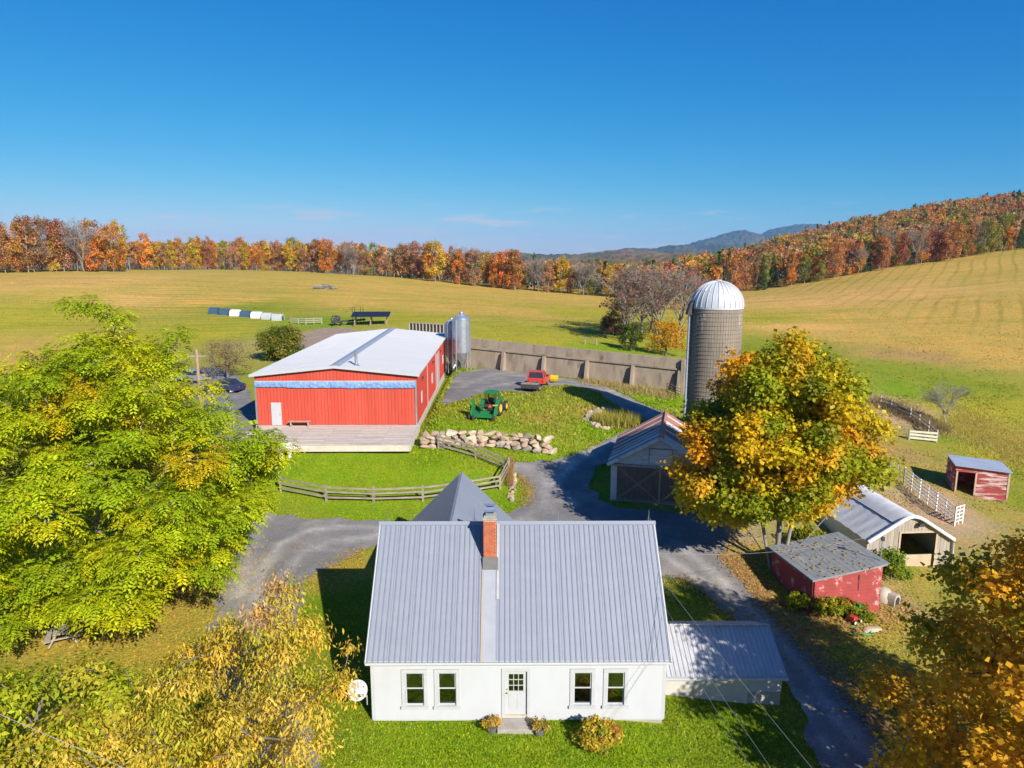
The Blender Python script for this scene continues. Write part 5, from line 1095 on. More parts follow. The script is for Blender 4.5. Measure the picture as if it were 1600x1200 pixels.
# ------------------------------------------------------------------ run-in shed in the paddock
p = at(1489, 771, 0); p.z = h(p.x, p.y); ru = thing('run_in_shed', 'small faded red animal shelter with open doorway in the paddock', 'shed', p, R(-21))
lean_walls(ru, 3.75, 3.0, 2.25, 2.05, OLDRED2, [(.18, 1.42, -.4, 1.75)], .17)
m = MB(); m.add([(x, y, 2.275 - .0533 * x + dz) for x in (-.12, 3.9) for y in (-.3, 3.15) for dz in (0, .07)], [(0, 1, 3, 2), (4, 6, 7, 5), (0, 4, 5, 1), (2, 3, 7, 6), (0, 2, 6, 4), (1, 5, 7, 3)]); m.build('roof', pm('blue_grey_roof', (.33, .37, .44), (.28, .31, .37), 1, .6), ru)
m = MB(); m.box2((.06, -.1, -.1), (.18, -.07, 1.8)); m.box2((1.42, -.1, -.1), (1.54, -.07, 1.8)); m.build('door_frame', TANW, ru); MB().box2((3.69, -.09, -.1), (3.83, -.067, 2.0)).build('corner_board', TANW, ru)
# ------------------------------------------------------------------ fences
def gp(px, py): return on(px, py)
def rail_fence(name, label, pts, rails, ph, pw_, rw_, rh_, mat, sub=1, postmat=None, both=True):
    o = thing(name, label, 'fence', pts[0]); b = pts[0]; Q = []
    for i in range(len(pts) - 1):
        for k in range(sub): Q.append(pts[i].lerp(pts[i + 1], k / sub))
    Q.append(pts[-1]); Q = [Vector((q.x, q.y, h(q.x, q.y))) - b for q in Q]
    for q in Q:
        hh_ = ph * random.uniform(.96, 1.06); MB().box((q.x, q.y, q.z + hh_ / 2 - .2), (pw_, pw_, hh_ + .4), Matrix.Rotation(random.uniform(-.3, .3), 3, 'Z')).build('post', postmat or mat, o)
    for i in range(len(Q) - 1):
        for z in rails: MB().beam(Q[i] + Vector((0, -pw_ * .45, z + random.uniform(-.03, .03))), Q[i + 1] + Vector((0, -pw_ * .45, z + random.uniform(-.03, .03))), rw_, rh_).build('rail', mat, o)
    return o
rail_fence('rail_fence', 'weathered three-rail wooden fence curving round the grass below the barn', [gp(*q) for q in ((439,769),(510,783),(584,786),(661,783),(722,775),(781,765),(795,738),(743,717),(685,701))], (.35, .72, 1.08), 1.25, .15, .06, .13, RAILWOOD)
rail_fence('corral_fence', 'grey wooden corral fence along the overgrown paddock edge', [gp(*q) for q in ((1375,634),(1392,640),(1422,655),(1436,664),(1450,676),(1463,690))], (.5, .95), 1.25, .14, .05, .12, GREYWOOD)
rail_fence('plank_gate', 'short pale three-plank fence panel closing the corral corner', [gp(1420, 688), gp(1463, 692)], (.3, .65, 1.0), 1.15, .15, .06, .2, pm('pale_plank', (.58, .52, .44), (.48, .42, .35), 2, .85), postmat=GREYWOOD)
PIPEW = pm('white_pipe', (.74, .72, .69), (.62, .60, .57), 3, .5)
def pipe_fence(name, label, pts, n, rails, mat, ph=1.45, r=.045):
    o = thing(name, label, 'fence', pts[0]); L_ = len(pts) - 1; Q = []
    for i in range(L_):
        for k in range(n): Q.append(pts[i].lerp(pts[i + 1], k / n))
    Q.append(pts[-1]); Q = [Vector((q.x, q.y, h(q.x, q.y))) - pts[0] for q in Q]
    for i, q in enumerate(Q): MB().box((q.x, q.y, q.z + ph / 2), (.09 if i % 2 == 0 else .05, .09 if i % 2 == 0 else .05, ph + .1)).build('post', mat, o)
    for i in range(len(Q) - 1):
        for z in rails: MB().tube([Q[i] + Vector((0, 0, z)), Q[i + 1] + Vector((0, 0, z))], r, 6).build('rail', mat, o)
    return o
pipe_fence('pipe_fence', 'white pipe-rail fence beside the hoop barn', [gp(1412, 757), gp(1491, 822)], 6, (.3, .58, .86, 1.14, 1.42), PIPEW)
pipe_fence('pipe_gate', 'short white pipe gate turning the corner of the paddock fence', [gp(1491, 822), gp(1503, 818)], 2, (.3, .58, .86, 1.14, 1.42), PIPEW)
pipe_fence('wire_fence', 'thin grey wire fence behind the hoop barn roof', [gp(1390, 741), gp(1412, 757)], 4, (.5, .9, 1.2), STEEL, 1.3, .015)
pipe_fence('rusty_gate', 'rusty pipe gate at the open end of the bunker wall', [gp(1042, 614), gp(1063, 624)], 3, (.25, .55, .85, 1.15), pm('rust_pipe', (.20, .11, .08), (.28, .17, .12), 3, .8), 1.25, .04)
rail_fence('hitch_rail', 'short wooden rail standing alone in the field behind the bunker wall', [gp(914, 537), gp(932, 540)], (.9,), 1.0, .16, .08, .12, RAILWOOD)
rail_fence('hurdle_fence', 'low old board fence beside the calf hutches', [gp(455, 506), gp(478, 507), gp(503, 506)], (.35, .75, 1.1), 1.2, .14, .05, .14, GREYWOOD, 2)
o = thing('electric_fence', 'line of thin white fence stakes across the far left field', 'fence', gp(0, 475)); b_ = o.location.copy()
for k in range(9):
    q = gp(k * 12, 474 + k * .7) - b_; MB().tube([q, q + Vector((0, 0, 1.0))], .022, 5).build('stake', GREYWOOD, o)
# feeding barrier behind the barn
A_ = gp(640, 517); B_ = gp(704, 521); o = thing('feed_barrier', 'dark slotted feeding barrier with pale posts behind the barn', 'barrier', A_, math.atan2(B_.y - A_.y, B_.x - A_.x)); L_ = (B_ - A_).length; zb = .1
MB().box2((0, .1, zb - .5), (L_, .2, zb + 1.25)).build('back_board', DARKIRON, o); MB().box2((-.1, -.05, zb + 1.25), (L_ + .1, .2, zb + 1.42)).build('top_rail', GREYWOOD, o)
for k in range(13): MB().box((L_ * k / 12, 0, zb + .35), (.12, .14, 1.8)).build('post', pm('post_pale', (.50, .43, .35), (.4, .34, .28), 2, .9), o)

# ------------------------------------------------------------------ stones
def stone_mesh(seed, mat):
    import bmesh
    rnd = random.Random(seed); b = bmesh.new(); bmesh.ops.create_icosphere(b, subdivisions=3, radius=.5)
    cuts = [(Vector((rnd.gauss(0, 1), rnd.gauss(0, 1), rnd.gauss(0, 1))).normalized(), rnd.uniform(.25, .40)) for _ in range(12)]
    for v in b.verts:
        for n_, d_ in cuts:
            e = v.co.dot(n_) - d_
            if e > 0: v.co -= n_ * e * .98
        v.co *= 1.2 + rnd.uniform(-.02, .02)
    me = bpy.data.meshes.new('stone'); b.to_mesh(me); b.free(); me.materials.append(mat); me.polygons.foreach_set('use_smooth', [True] * len(me.polygons)); me.set_sharp_from_angle(angle=R(16)); return me
SM = [stone_mesh(i, STONES[i % 4]) for i in range(12)]
def stone(o, p, s): part('stone', random.choice(SM), o, p, (random.uniform(-.4, .4), random.uniform(-.3, .3), random.uniform(0, 6.28)), s)
random.seed(21)
L0, L1 = gp(654, 701), gp(862, 709); sw = thing('stone_wall', 'dry-laid boulder retaining wall under the tractor slope', 'wall', L0); dirw = (L1 - L0).xy; Lw_ = dirw.length; dirw = dirw.normalized(); nrm = Vector((-dirw.y, dirw.x))
for row in range(4):
    x = random.uniform(0, .3)
    while x < Lw_ * (1 - .02 * row):
        w_ = random.uniform(.45, 1.15); t = x / Lw_; hmax = 1.25 - .5 * max(0, t - .6)
        g = L0.xy + dirw * (x + w_ / 2) + nrm * (.1 + row * .16); z = h(L0.x + dirw.x * x, L0.y + dirw.y * x) + .12 + row * .31
        if row * .31 < hmax: stone(sw, (g.x - L0.x, g.y - L0.y, z - L0.z + random.uniform(-.05, .05)), (w_ * 1.2, random.uniform(.6, .85), random.uniform(.38, .56)))
        x += w_ * .93
o = thing('rock_edging', 'line of pale rocks at the tip of the fenced grass', 'rocks', gp(801, 770)); b_ = o.location.copy()
for k in range(14):
    q = gp(802 + random.uniform(-3, 3) - (k > 9) * 3, 744 + k * 3) - b_; s = random.uniform(.3, .6); stone(o, q + Vector((0, 0, .1)), (s, s * .8, s * .7))
o = thing('pond_rocks', 'ring of pale rocks round the small reedy pond', 'rocks', gp(950, 655)); b_ = o.location.copy()
for k in range(34):
    a_ = math.pi * (.35 + 1.15 * k / 34) + .35; q = gp(952 + math.cos(a_) * 34 + random.uniform(-3, 3), 655 - math.sin(a_) * 13 + random.uniform(-3, 3)) - b_; s = random.uniform(.4, .85); stone(o, q + Vector((0, 0, .12)), (s, s * .8, s * .65))
pm_ = MB(); c_ = gp(952, 662); pm_.lathe([(0, .06), (1.5, .06), (1.75, .04)], 24, 'z', (0, 0, 0)); po = pm_.build('pond', pm('dark_water', (.03, .03, .015), (.05, .045, .02), 1, .1), None, loc=c_); po.scale = (1.2, .8, 1); tag(po, kind='structure')
random.seed(22)
def blades(name, label, cat, pts, hh, w, cols, lean=.25, kind=None, tip=None):
    n = len(pts); pts = np.asarray(pts); z = hv(pts[:, :2]); a_ = RNG.random(n) * 6.283; d = np.c_[np.cos(a_), np.sin(a_), np.zeros(n)]; hgt = hh * RNG.uniform(.5, 1.25, n); ln = RNG.normal(size=(n, 2)) * lean
    V = np.empty((n, 3, 3)); P = np.c_[pts[:, :2], z - .02]; V[:, 0] = P + d * (w / 2); V[:, 1] = P - d * (w / 2); V[:, 2] = P + np.c_[ln * hgt[:, None], hgt]
    o = part(name, quads_mesh(name, V.reshape(-1, 3), LEAF, cols, 3)); return tag(o, label, cat, kind=kind)
cc = gp(958, 664); rp = []; 
for k in range(1500):
    a_ = random.uniform(0, 6.28); r_ = random.random() ** .5; rp.append((cc.x + r_ * 2.5 * math.cos(a_) + .3, cc.y + r_ * 1.5 * math.sin(a_)))
blades('cattails', 'dense yellow-green reeds growing in the small pond', 'reeds', rp, 1.25, .07, np.array([pick([((.42, .36, .05), 3), ((.26, .27, .03), 3), ((.50, .40, .12), 2)]) for _ in rp]), .15, 'stuff')
rp = onv(797 + RNG.uniform(-4, 5, 700), 722 + RNG.uniform(0, 40, 700))
blades('dry_grass', 'tuft of tall orange dry grass beside the fence corner', 'grass', rp, .75, .05, np.array([pick([((.50, .30, .12), 3), ((.42, .28, .1), 2)]) for _ in rp]), .2, 'stuff')
t = RNG.random(3200); rp = onv(905 + t * 140, 594 + t * 24 + RNG.normal(0, 3, 3200)) + np.c_[RNG.normal(0, .4, 3200), -RNG.random(3200) * .8]
blades('weeds', 'tan and russet weeds along the foot of the bunker wall', 'weeds', rp, .5, .08, np.array([pick([((.56, .38, .2), 3), ((.42, .28, .15), 2), ((.36, .37, .04), 2)]) for _ in rp]), .35, 'stuff')
t = RNG.random(6500); rp = onv(1378 + t * 95 + RNG.normal(0, 4, 6500), 632 + t * 42 + RNG.normal(0, 3, 6500)) + RNG.normal(0, .7, (6500, 2)) + np.array([0, .8])
blades('brush_strip', 'brown tangled brush growing through the corral fence', 'brush', rp, .55, .09, np.array([pick([((.36, .24, .15), 3), ((.26, .17, .1), 3), ((.42, .36, .07), 2)]) for _ in rp]), .5, 'stuff')
t = RNG.random(16000); rp = onv(1490 + t * 120 + RNG.normal(0, 16, 16000), 655 + t * 55 + RNG.normal(0, 13, 16000))
blades('tall_meadow', 'rough tan and yellow meadow grass beyond the paddock', 'grass', rp, .26, .07, np.array([pick([((.66, .50, .15), 3), ((.52, .46, .06), 3), ((.38, .38, .04), 2), ((.42, .28, .14), 1)]) for _ in rp]), .8, 'stuff')

# ------------------------------------------------------------------ vehicles
RUBBER = pm('rubber', (.028, .027, .026), (.05, .045, .04), 5, .85)
def wheel(parent, c, r, w, rimcol, n=26, lugs=0, ax='x', rim=.58):
    t = MB(); hw = w / 2; t.lathe([(r * rim, -hw * .8), (r * .8, -hw), (r * .95, -hw * .9), (r, -hw * .6), (r, hw * .6), (r * .95, hw * .9), (r * .8, hw), (r * rim, hw * .8)], n, ax)
    for k in range(lugs):
        a_ = 2 * math.pi * k / lugs; M = Matrix.Rotation(a_, 3, 'X')
        for sg in (-1, 1): t.box(M @ Vector((sg * hw * .45, 0, r * 1.0)), (hw * .95, r * .09, r * .09), M @ Matrix.Rotation(sg * .6, 3, 'Z'))
    to = part('wheel', t.mesh('wheel', RUBBER, True), parent, c)
    m = MB(); m.lathe([(0, -hw * .25), (r * .18, -hw * .3), (r * .2, -hw * .55), (r * rim * .9, -hw * .5), (r * (rim + .02), -hw * .75), (r * (rim + .02), hw * .75), (r * rim * .9, hw * .5), (r * .2, hw * .55), (r * .18, hw * .3), (0, hw * .25)], n, ax); part('rim', m.mesh('rim', rimcol, True), to); return to
TGREEN = pm('tractor_green', (.015, .20, .055), (.02, .15, .045), 3, .4); TYEL = pm('wheel_yellow', (.70, .46, .02), (.6, .38, .02), 4, .5)
p = gp(768, 648); tr = thing('tractor', 'green cab tractor with yellow wheel rims parked on the grassy slope', 'tractor', p, R(-17))
for sg in (-1, 1):
    wheel(tr, (sg * .92, 0, .85), .86, .48, TYEL, 28, 22); wheel(tr, (sg * .88, 2.55, .58), .58, .36, TYEL, 24, 18)
m = MB(); m.prism([(.75, .85), (3.05, .85), (3.05, 1.45), (2.9, 1.58), (.75, 1.72)], -.36, .36, 'x'); m.build('hood', TGREEN, tr)
m = MB(); m.box2((-.28, -.5, .55), (.28, 3.0, .85)); m.box2((-.75, -.12, .75), (.75, .12, .95)); m.box2((-.7, 2.47, .5), (.7, 2.63, .66)); m.build('chassis', DARKIRON, tr)
for sg in (-1, 1): m = MB(); m.prism([(-.85, 1.0), (-.7, 1.55), (-.2, 1.8), (.4, 1.75), (.8, 1.35), (.75, 1.3), (.35, 1.68), (-.2, 1.72), (-.63, 1.5), (-.78, 1.0)], sg * .68, sg * 1.12, 'x'); m.build('fender', TGREEN, tr)
cab = MB()
for x, y, x2, y2 in ((-.68, -.45, -.62, -.4), (.68, -.45, .62, -.4), (-.66, .85, -.6, .72), (.66, .85, .6, .72)): cab.beam((x, y, 1.0), (x2, y2, 2.55), .07, .07)
cab.box2((-.7, -.48, .95), (.7, .85, 1.3)); co = cab.build('cab_frame', DARKIRON, tr)
cg = MB(); cg.add([(-.66, -.44, 1.3), (.66, -.44, 1.3), (.6, -.4, 2.52), (-.6, -.4, 2.52)], [(0, 1, 2, 3)]); cg.build('rear_glass', GLASS, co)
for sg in (-1, 1): MB().add([(sg * .67, -.43, 1.3), (sg * .65, .83, 1.3), (sg * .6, .72, 2.52), (sg * .62, -.4, 2.52)], [(0, 1, 2, 3)]).build('side_glass', GLASS, co)
MB().add([(-.64, .84, 1.3), (.64, .84, 1.3), (.58, .72, 2.52), (-.58, .72, 2.52)], [(0, 1, 2, 3)]).build('windscreen', GLASS, co)
m = MB(); m.prism([(-.72, -.55), (.72, -.55), (.76, -.4), (.76, .8), (.68, .98), (-.68, .98), (-.76, .8), (-.76, -.4)], 2.53, 2.66, 'z'); m.prism([(-.6, -.4), (.6, -.4), (.6, .8), (-.6, .8)], 2.66, 2.74, 'z'); m.build('cab_roof', TGREEN, tr)
m = MB(); m.box2((-.28, -.1, 1.1), (.28, .35, 1.45)); m.box2((-.28, -.12, 1.45), (.28, 0, 2.0)); m.build('seat', DARKIRON, tr); MB().tube([(.28, 1.5, 1.6), (.28, 1.5, 2.5)], .05, 8).build('exhaust_pipe', DARKIRON, tr)
m = MB(); m.prism([(-.22, .95), (.22, .95), (.0, 1.32)], -.56, -.53, 'y'); m.build('slow_sign', pm('slow_orange', (.85, .14, .02), (.75, .1, .02), 4, .5), tr)
tr.scale = (.84, .84, .84)
mw = thing('mower', 'green folding rotary mower hitched behind the tractor', 'mower', p + Matrix.Rotation(R(-17), 3, 'Z') @ Vector((-.15, -1.35, 0)), R(-14)); mw.scale = (.82, .82, .82)
m = MB(); m.box2((-1.25, -1.3, .38), (1.25, .6, .52)); m.box2((-1.3, -1.4, .3), (1.3, -1.25, .62)); m.box2((-1.25, -.9, .52), (-1.1, .6, .7)); m.box2((1.1, -.9, .52), (1.25, .6, .7)); m.box2((-.5, -.4, .52), (.5, .2, .75)); m.build('deck', TGREEN, mw)
m = MB(); m.prism([(-1.25, .45), (.35, .45), (.3, 1.5), (-.1, 2.2), (-.45, 2.25), (-.6, 1.6)], -1.42, -1.28, 'x'); m.box2((-1.6, -.5, 1.1), (-1.43, .1, 1.3)); m.build('raised_wing', TGREEN, mw, )
m = MB(); m.prism([(-1.2, .45), (.3, .45), (.2, 1.2), (-.4, 1.45), (-.8, 1.3)], 1.28, 1.42, 'x'); m.build('raised_wing', TGREEN, mw)
m = MB(); m.box2((-1.95, -.3, 1.25), (-1.43, .1, 1.34)); m.box2((.9, -.2, 1.45), (1.45, .15, 1.53)); m.build('warning_board', pm('board_yellow', (.55, .42, .12), (.4, .32, .1), 4, .7), mw)
m = MB(); m.beam((0, .5, .6), (0, 1.6, .7), .14, .14); m.beam((-.6, .3, .6), (0, 1.5, .72), .1, .1); m.beam((.6, .3, .6), (0, 1.5, .72), .1, .1); m.tube([(-.2, .2, .8), (-.8, -.3, 1.4)], .05, 6); m.build('hitch', TGREEN, mw)
for x, y in ((-1.5, -1.3), (-.95, -1.55), (1.35, -1.3)): wheel(mw, (x, y, .3), .3, .2, DARKIRON, 16)
p = gp(838, 606); TRED = pm('truck_red', (.56, .06, .04), (.48, .05, .035), 2, .35, spec=.5); tk = thing('flatbed_truck', 'red pickup cab with bare black flatbed frame on the gravel yard', 'truck', p, R(-16))
m = MB(); m.prism([(-.4, .55), (1.35, .55), (2.9, .55), (2.95, .9), (2.8, 1.1), (1.4, 1.2), (1.35, 1.2), (-.4, 1.2)], -.98, .98, 'x'); m.build('cab_body', TRED, tk)
m = MB(); m.add([(-.92, -.38, 1.2), (.92, -.38, 1.2), (.92, 1.4, 1.2), (-.92, 1.4, 1.2), (-.78, -.28, 1.85), (.78, -.28, 1.85), (.76, .75, 1.85), (-.76, .75, 1.85)], [(0, 1, 5, 4), (1, 2, 6, 5), (2, 3, 7, 6), (3, 0, 4, 7)]); m.build('cab_glass', pm('dark_tint', (.05, .05, .07), (.03, .03, .05), 2, .08, spec=.6), tk)
m = MB(); m.prism([(-.8, -.34), (.8, -.34), (.78, .8), (-.78, .8)], 1.85, 1.93, 'z')
for x, y, x2, y2 in ((-.93, -.39, -.79, -.29), (.93, -.39, .79, -.29), (-.93, 1.42, -.77, .77), (.93, 1.42, .77, .77), (-.93, .5, -.79, .3), (.93, .5, .79, .3)): m.beam((x, y, 1.19), (x2, y2, 1.88), .09, .09)
m.build('cab_roof', TRED, tk)
m = MB(); m.box2((-.45, -3.3, .55), (-.3, 2.6, .72)); m.box2((.3, -3.3, .55), (.45, 2.6, .72)); m.box2((-.95, -3.3, .5), (.95, -2.9, .95)); m.box2((-.8, -2.6, .3), (.8, -1.3, .66)); m.tube([(-.3, -1.0, .7), (.3, -.7, .85)], .12, 8); m.build('chassis', DARKIRON, tk)
MB().box2((-.95, -3.25, .96), (.95, -2.4, 1.02)).build('bed_plate', pm('bed_grey', (.30, .27, .24), (.22, .2, .18), 3, .8), tk)
for sg in (-1, 1):
    for y in (-2.0, 1.95): wheel(tk, (sg * .82, y, .4), .4, .26, STEEL, 20)
    MB().box2((sg * .72, -.43, .75), (sg * .93, -.40, .95)).build('tail_lamp', pm('lamp_red', (.5, .02, .02), (.4, .02, .02), 3, .3), tk); MB().box2((sg * 1.0, 1.1, 1.2), (sg * 1.18, 1.2, 1.42)).build('mirror', DARKIRON, tk)
MB().box2((-.98, 2.95, .45), (.98, 3.05, .62)).build('bumper', STEEL, tk)
pl = thing('snow_plow', 'yellow snow plow blade mounted ahead of the red truck', 'plow', p + Matrix.Rotation(R(-16), 3, 'Z') @ Vector((.45, 3.75, 0)), R(-22)); m = MB()
prof = [(.25, .05), (.08, .2), (.0, .45), (.05, .7), (.2, .88)]; m.add([(x, y, z) for x in (-1.25, 1.25) for y, z in prof] + [(x, y + .04, z + .01) for x in (-1.25, 1.25) for y, z in prof], [(i, i + 1, i + 6, i + 5) for i in range(4)] + [(10 + i, 15 + i, 16 + i, 11 + i) for i in range(4)] + [(0, 5, 15, 10), (4, 14, 19, 9)]); m.build('blade', TYEL, pl); m = MB(); m.beam((-.3, -.7, .3), (-.3, .15, .35), .1, .1); m.beam((.3, -.7, .3), (.3, .15, .35), .1, .1); m.build('push_arm', DARKIRON, pl)
def car(label, loc, rz, paint):
    o = thing('parked_car', label, 'car', loc, rz, 'cars parked in the yard behind the big tree')
    m = MB(); prof = [(-2.15, .35), (2.15, .35), (2.2, .62), (2.0, .82), (1.0, .95), (-1.7, 1.0), (-2.15, .9), (-2.2, .6)]; m.prism(prof, -.86, .86, 'x'); m.build('body', paint, o)
    m = MB(); m.add([(-.8, -1.7, .98), (.8, -1.7, .98), (.8, 1.05, .94), (-.8, 1.05, .94), (-.62, -1.1, 1.44), (.62, -1.1, 1.44), (.62, .25, 1.44), (-.62, .25, 1.44)], [(0, 1, 5, 4), (1, 2, 6, 5), (2, 3, 7, 6), (3, 0, 4, 7)]); m.build('window', pm('car_glass', (.03, .035, .04), (.02, .02, .03), 2, .05, spec=.6), o)
    MB().prism([(-.64, -1.14), (.64, -1.14), (.64, .28), (-.64, .28)], 1.44, 1.5, 'z').build('roof', paint, o)
    for sg in (-1, 1):
        for y in (-1.35, 1.35): wheel(o, (sg * .8, y, .33), .33, .2, STEEL, 18)
        MB().box2((sg * .55, 2.05, .62), (sg * .82, 2.2, .76)).build('headlight', pm('lens', (.8, .8, .78), (.7, .7, .7), 3, .1), o); MB().box2((sg * .55, -2.22, .66), (sg * .82, -2.1, .82)).build('tail_lamp', pm('lens_red', (.5, .02, .02), (.4, .02, .02), 3, .2), o)
    return o
car('dark blue car parked behind the tree beside the barn', gp(352, 612), R(80), pm('car_blue', (.02, .03, .09), (.025, .035, .1), 2, .25, spec=.6)); car('silver grey car half hidden by the big tree', gp(297, 596), R(65), pm('car_silver', (.36, .39, .44), (.32, .35, .4), 2, .25, metallic=.4))

# ------------------------------------------------------------------ things in the far field
HUTW = pm('hutch_white', (.74, .75, .74), (.66, .67, .66), 1, .5); HUTB = pm('hutch_blue', (.035, .075, .12), (.05, .09, .14), 1, .5); HUTG = pm('hutch_grey', (.42, .44, .43), (.34, .36, .36), 1, .5)
names = ['blue', 'blue', 'white', 'blue', 'white', 'grey', 'grey']; wh = ['leftmost', 'second from the left', 'third from the left', 'fourth from the left', 'fifth from the left', 'sixth from the left', 'rightmost']
for k in range(7):
    q = gp(336 + k * 16.5, 490.5 + k * 1.75); o = thing('calf_hutch', f'{names[k]} arched calf hutch, {wh[k]} in the row', 'hutch', q, R(-8), 'calf hutches in a row at the field edge'); mt = {'blue': HUTB, 'white': HUTW, 'grey': HUTG}[names[k]]
    arc = [(.78 * math.cos(t), .15 + 1.2 * math.sin(t) ** .8) for t in np.linspace(0, math.pi, 13)]; arc = [(.82, 0)] + arc + [(-.82, 0)]
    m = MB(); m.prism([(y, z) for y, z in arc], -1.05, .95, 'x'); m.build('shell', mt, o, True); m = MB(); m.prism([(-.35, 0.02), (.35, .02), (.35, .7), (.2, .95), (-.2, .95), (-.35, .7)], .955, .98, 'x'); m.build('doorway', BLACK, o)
    for x in (-.6, 0, .5): m = MB(); m.tube([(x, y * 1.01, z * 1.01 + .01) for y, z in arc], .03, 4); m.build('rib', mt, o)
q = gp(580, 507); so = thing('solar_table', 'dark solar panel array on timber trestles beyond the barn', 'solar panels', q, R(4)); PAN = pm('solar_cell', (.014, .016, .03), (.018, .02, .036), 1, .5, spec=.15)
for a_ in range(4):
    for c_ in range(2): m = MB(); m.box((0, 0, 0), (1.72, 1.9, .05)); part('solar_panel', m.mesh('solar_panel', PAN), so, (-2.6 + a_ * 1.75, -.9 + c_ * 1.94, 1.75 + .16 * c_ * 2), (R(9.5), 0, 0))
for x in (-2.9, 0, 2.9): m = MB(); m.beam((x, -1.5, -.1), (x + .1, -.6, 1.6), .13, .13); m.beam((x, .3, -.1), (x + .1, -.6, 1.6), .13, .13); m.beam((x, 1.6, -.1), (x, 1.3, 1.95), .13, .13); m.build('trestle', RAILWOOD, so)
m = MB(); m.beam((-3.3, -.7, 1.62), (3.3, -.7, 1.62), .12, .12); m.beam((-3.3, 1.2, 1.92), (3.3, 1.2, 1.92), .12, .12); m.build('beam', RAILWOOD, so)
q = gp(527, 508); o = thing('pump_trailer', 'black engine pump on a long low drawbar beside the solar panels', 'machine', q, R(5)); m = MB(); m.box2((-1.1, -.5, .45), (.9, .5, .65)); m.beam((.9, 0, .7), (5.2, .2, 1.0), .35, .35); m.build('frame', DARKIRON, o)
m = MB(); m.box2((-.7, -.4, .65), (.3, .4, 1.3)); m.lathe([(0, -.5), (.4, -.45), (.45, 0), (.4, .45), (0, .5)], 14, 'x', (.1, 0, 1.25)); m.tube([(-.9, 0, .6), (-1.1, 0, 1.1), (-.7, 0, 1.7), (0, 0, 1.75), (.5, 0, 1.5)], .12, 8); m.build('engine', DARKIRON, o, True)
for x in (-.6, .7): wheel(o, (x, -.6, .4), .4, .2, DARKIRON, 16); wheel(o, (x, .6, .4), .4, .2, DARKIRON, 16)
q = gp(551, 503); o = thing('steel_hoops', 'pair of dark steel hoop posts behind the solar panels', 'hoops', q); 
for x in (0, 1.6): m = MB(); m.tube([(x, 0, 0), (x, 0, 2.7), (x + .25, 0, 2.9), (x + .5, 0, 2.7), (x + .5, 0, 0)], .06, 6); m.build('hoop', DARKIRON, o)
random.seed(31); q = gp(508, 452); o = thing('brush_pile', 'heap of grey brush and logs out in the left field', 'brush pile', q)
for k in range(70):
    a_ = random.uniform(-.5, .5); L_ = random.uniform(1.5, 4); x = random.uniform(-2.6, 2.6); y = random.uniform(-1, 1); z = max(.05, random.uniform(0, 1.5) * (1 - abs(x) / 3.2)); m = MB(); dx, dy, dz = L_ / 2 * math.cos(a_), L_ / 2 * math.sin(a_) * .6, random.uniform(-.25, .25); m.tube([(x - dx, y - dy, z - dz), (x + dx, y + dy, z + dz)], [random.uniform(.06, .13), .04], 5); m.build('branch', BARKG, o)
q = gp(318, 688); o = thing('utility_pole', 'brown wooden utility pole rising behind the big left tree', 'pole', Vector((q.x, q.y, q.z))); MB().tube([(0, 0, -.3), (0, 0, 8.2)], [.17, .12], 10).build('pole', pm('pole_wood', (.40, .27, .19), (.3, .2, .14), 2, .9), o); m = MB(); m.beam((-.8, 0, 7.6), (.8, 0, 7.6), .1, .12); m.build('crossarm', RAILWOOD, o)

# ------------------------------------------------------------------ round the house
def cable(label, a_, b_, sag, r=.014, name='cable', mat=None, ext=0, ext0=0):
    a_, b_ = Vector(a_), Vector(b_); a_, b_ = a_ - (b_ - a_) * ext0, b_ + (b_ - a_) * ext; pts = [a_.lerp(b_, t) - Vector((0, 0, sag * 4 * t * (1 - t))) for t in np.linspace(0, 1, 24)]; o = MB().tube(pts, r, 5).build(name, mat or CABLE); return tag(o, label, 'cable')
CABLE = pm('cable_grey', (.30, .30, .31), (.24, .24, .25), 3, .6); CABLEW = pm('cable_pale', (.72, .72, .72), (.6, .6, .6), 6, .6)
pole_far = atd(1345, 1260, 15)
cable('dark service cable crossing the annex roof to the bottom right', (6.3, 30.6, 5.6), atd(1330, 1245, 19), .5, .007, ext=.8); cable('thinner pale cable crossing the annex roof left of the dark one', (6.3, 29.6, 4.8), atd(1240, 1230, 20), .4, .006, ext=.8); cable('faint third wire nearest the house corner over the annex', (6.35, 28.9, 4.2), atd(1205, 1235, 21), .3, .005, ext=.8)
cable('white cable strung from the house gable to the red shed mast', (6.45, 31.4, 5.7), (19.9, 37.4, 4.0), .45, .007, mat=CABLE)
cable('grey wire slanting across the cherry tree at bottom left', atd(-40, 1090, 15), atd(250, 1215, 15), .15, .006, ext=1.5, ext0=1.5)
o = thing('satellite_dish', 'white satellite dish on the left corner of the house', 'dish', (-6.45, 27.15, 1.0)); prof = [(0, 0)] + [(r_, .32 * r_ * r_) for r_ in np.linspace(.06, .42, 8)]; m = MB(); m.lathe(prof + [(.42, .07), (0, .02)], 28, 'z'); DW_ = pm('dish_white', (.38, .375, .36), (.32, .315, .3), 3, .5); part('reflector', m.mesh('reflector', DW_, True), o, (-.05, -.1, .45), (R(60), 0, R(25)))
m = MB(); m.tube([(.3, .1, 0), (.1, 0, .25), (-.03, -.04, .42)], .03, 6); m.tube([(.3, .1, -.35), (.3, .1, .1)], .025, 6); m.build('mount', DW_, o); m = MB(); m.tube([(0, -.15, .15), (.28, -.62, .55)], .018, 5); m.box((.3, -.64, .58), (.1, .08, .08)); m.build('feed_arm', DW_, o)
o = MB().box2((-.75, -.75, -.2), (.75, 0, .17)).build('doorstep', CONC, None, loc=(.15, 27.06, 0)); tag(o, 'grey concrete doorstep below the front door', 'step')
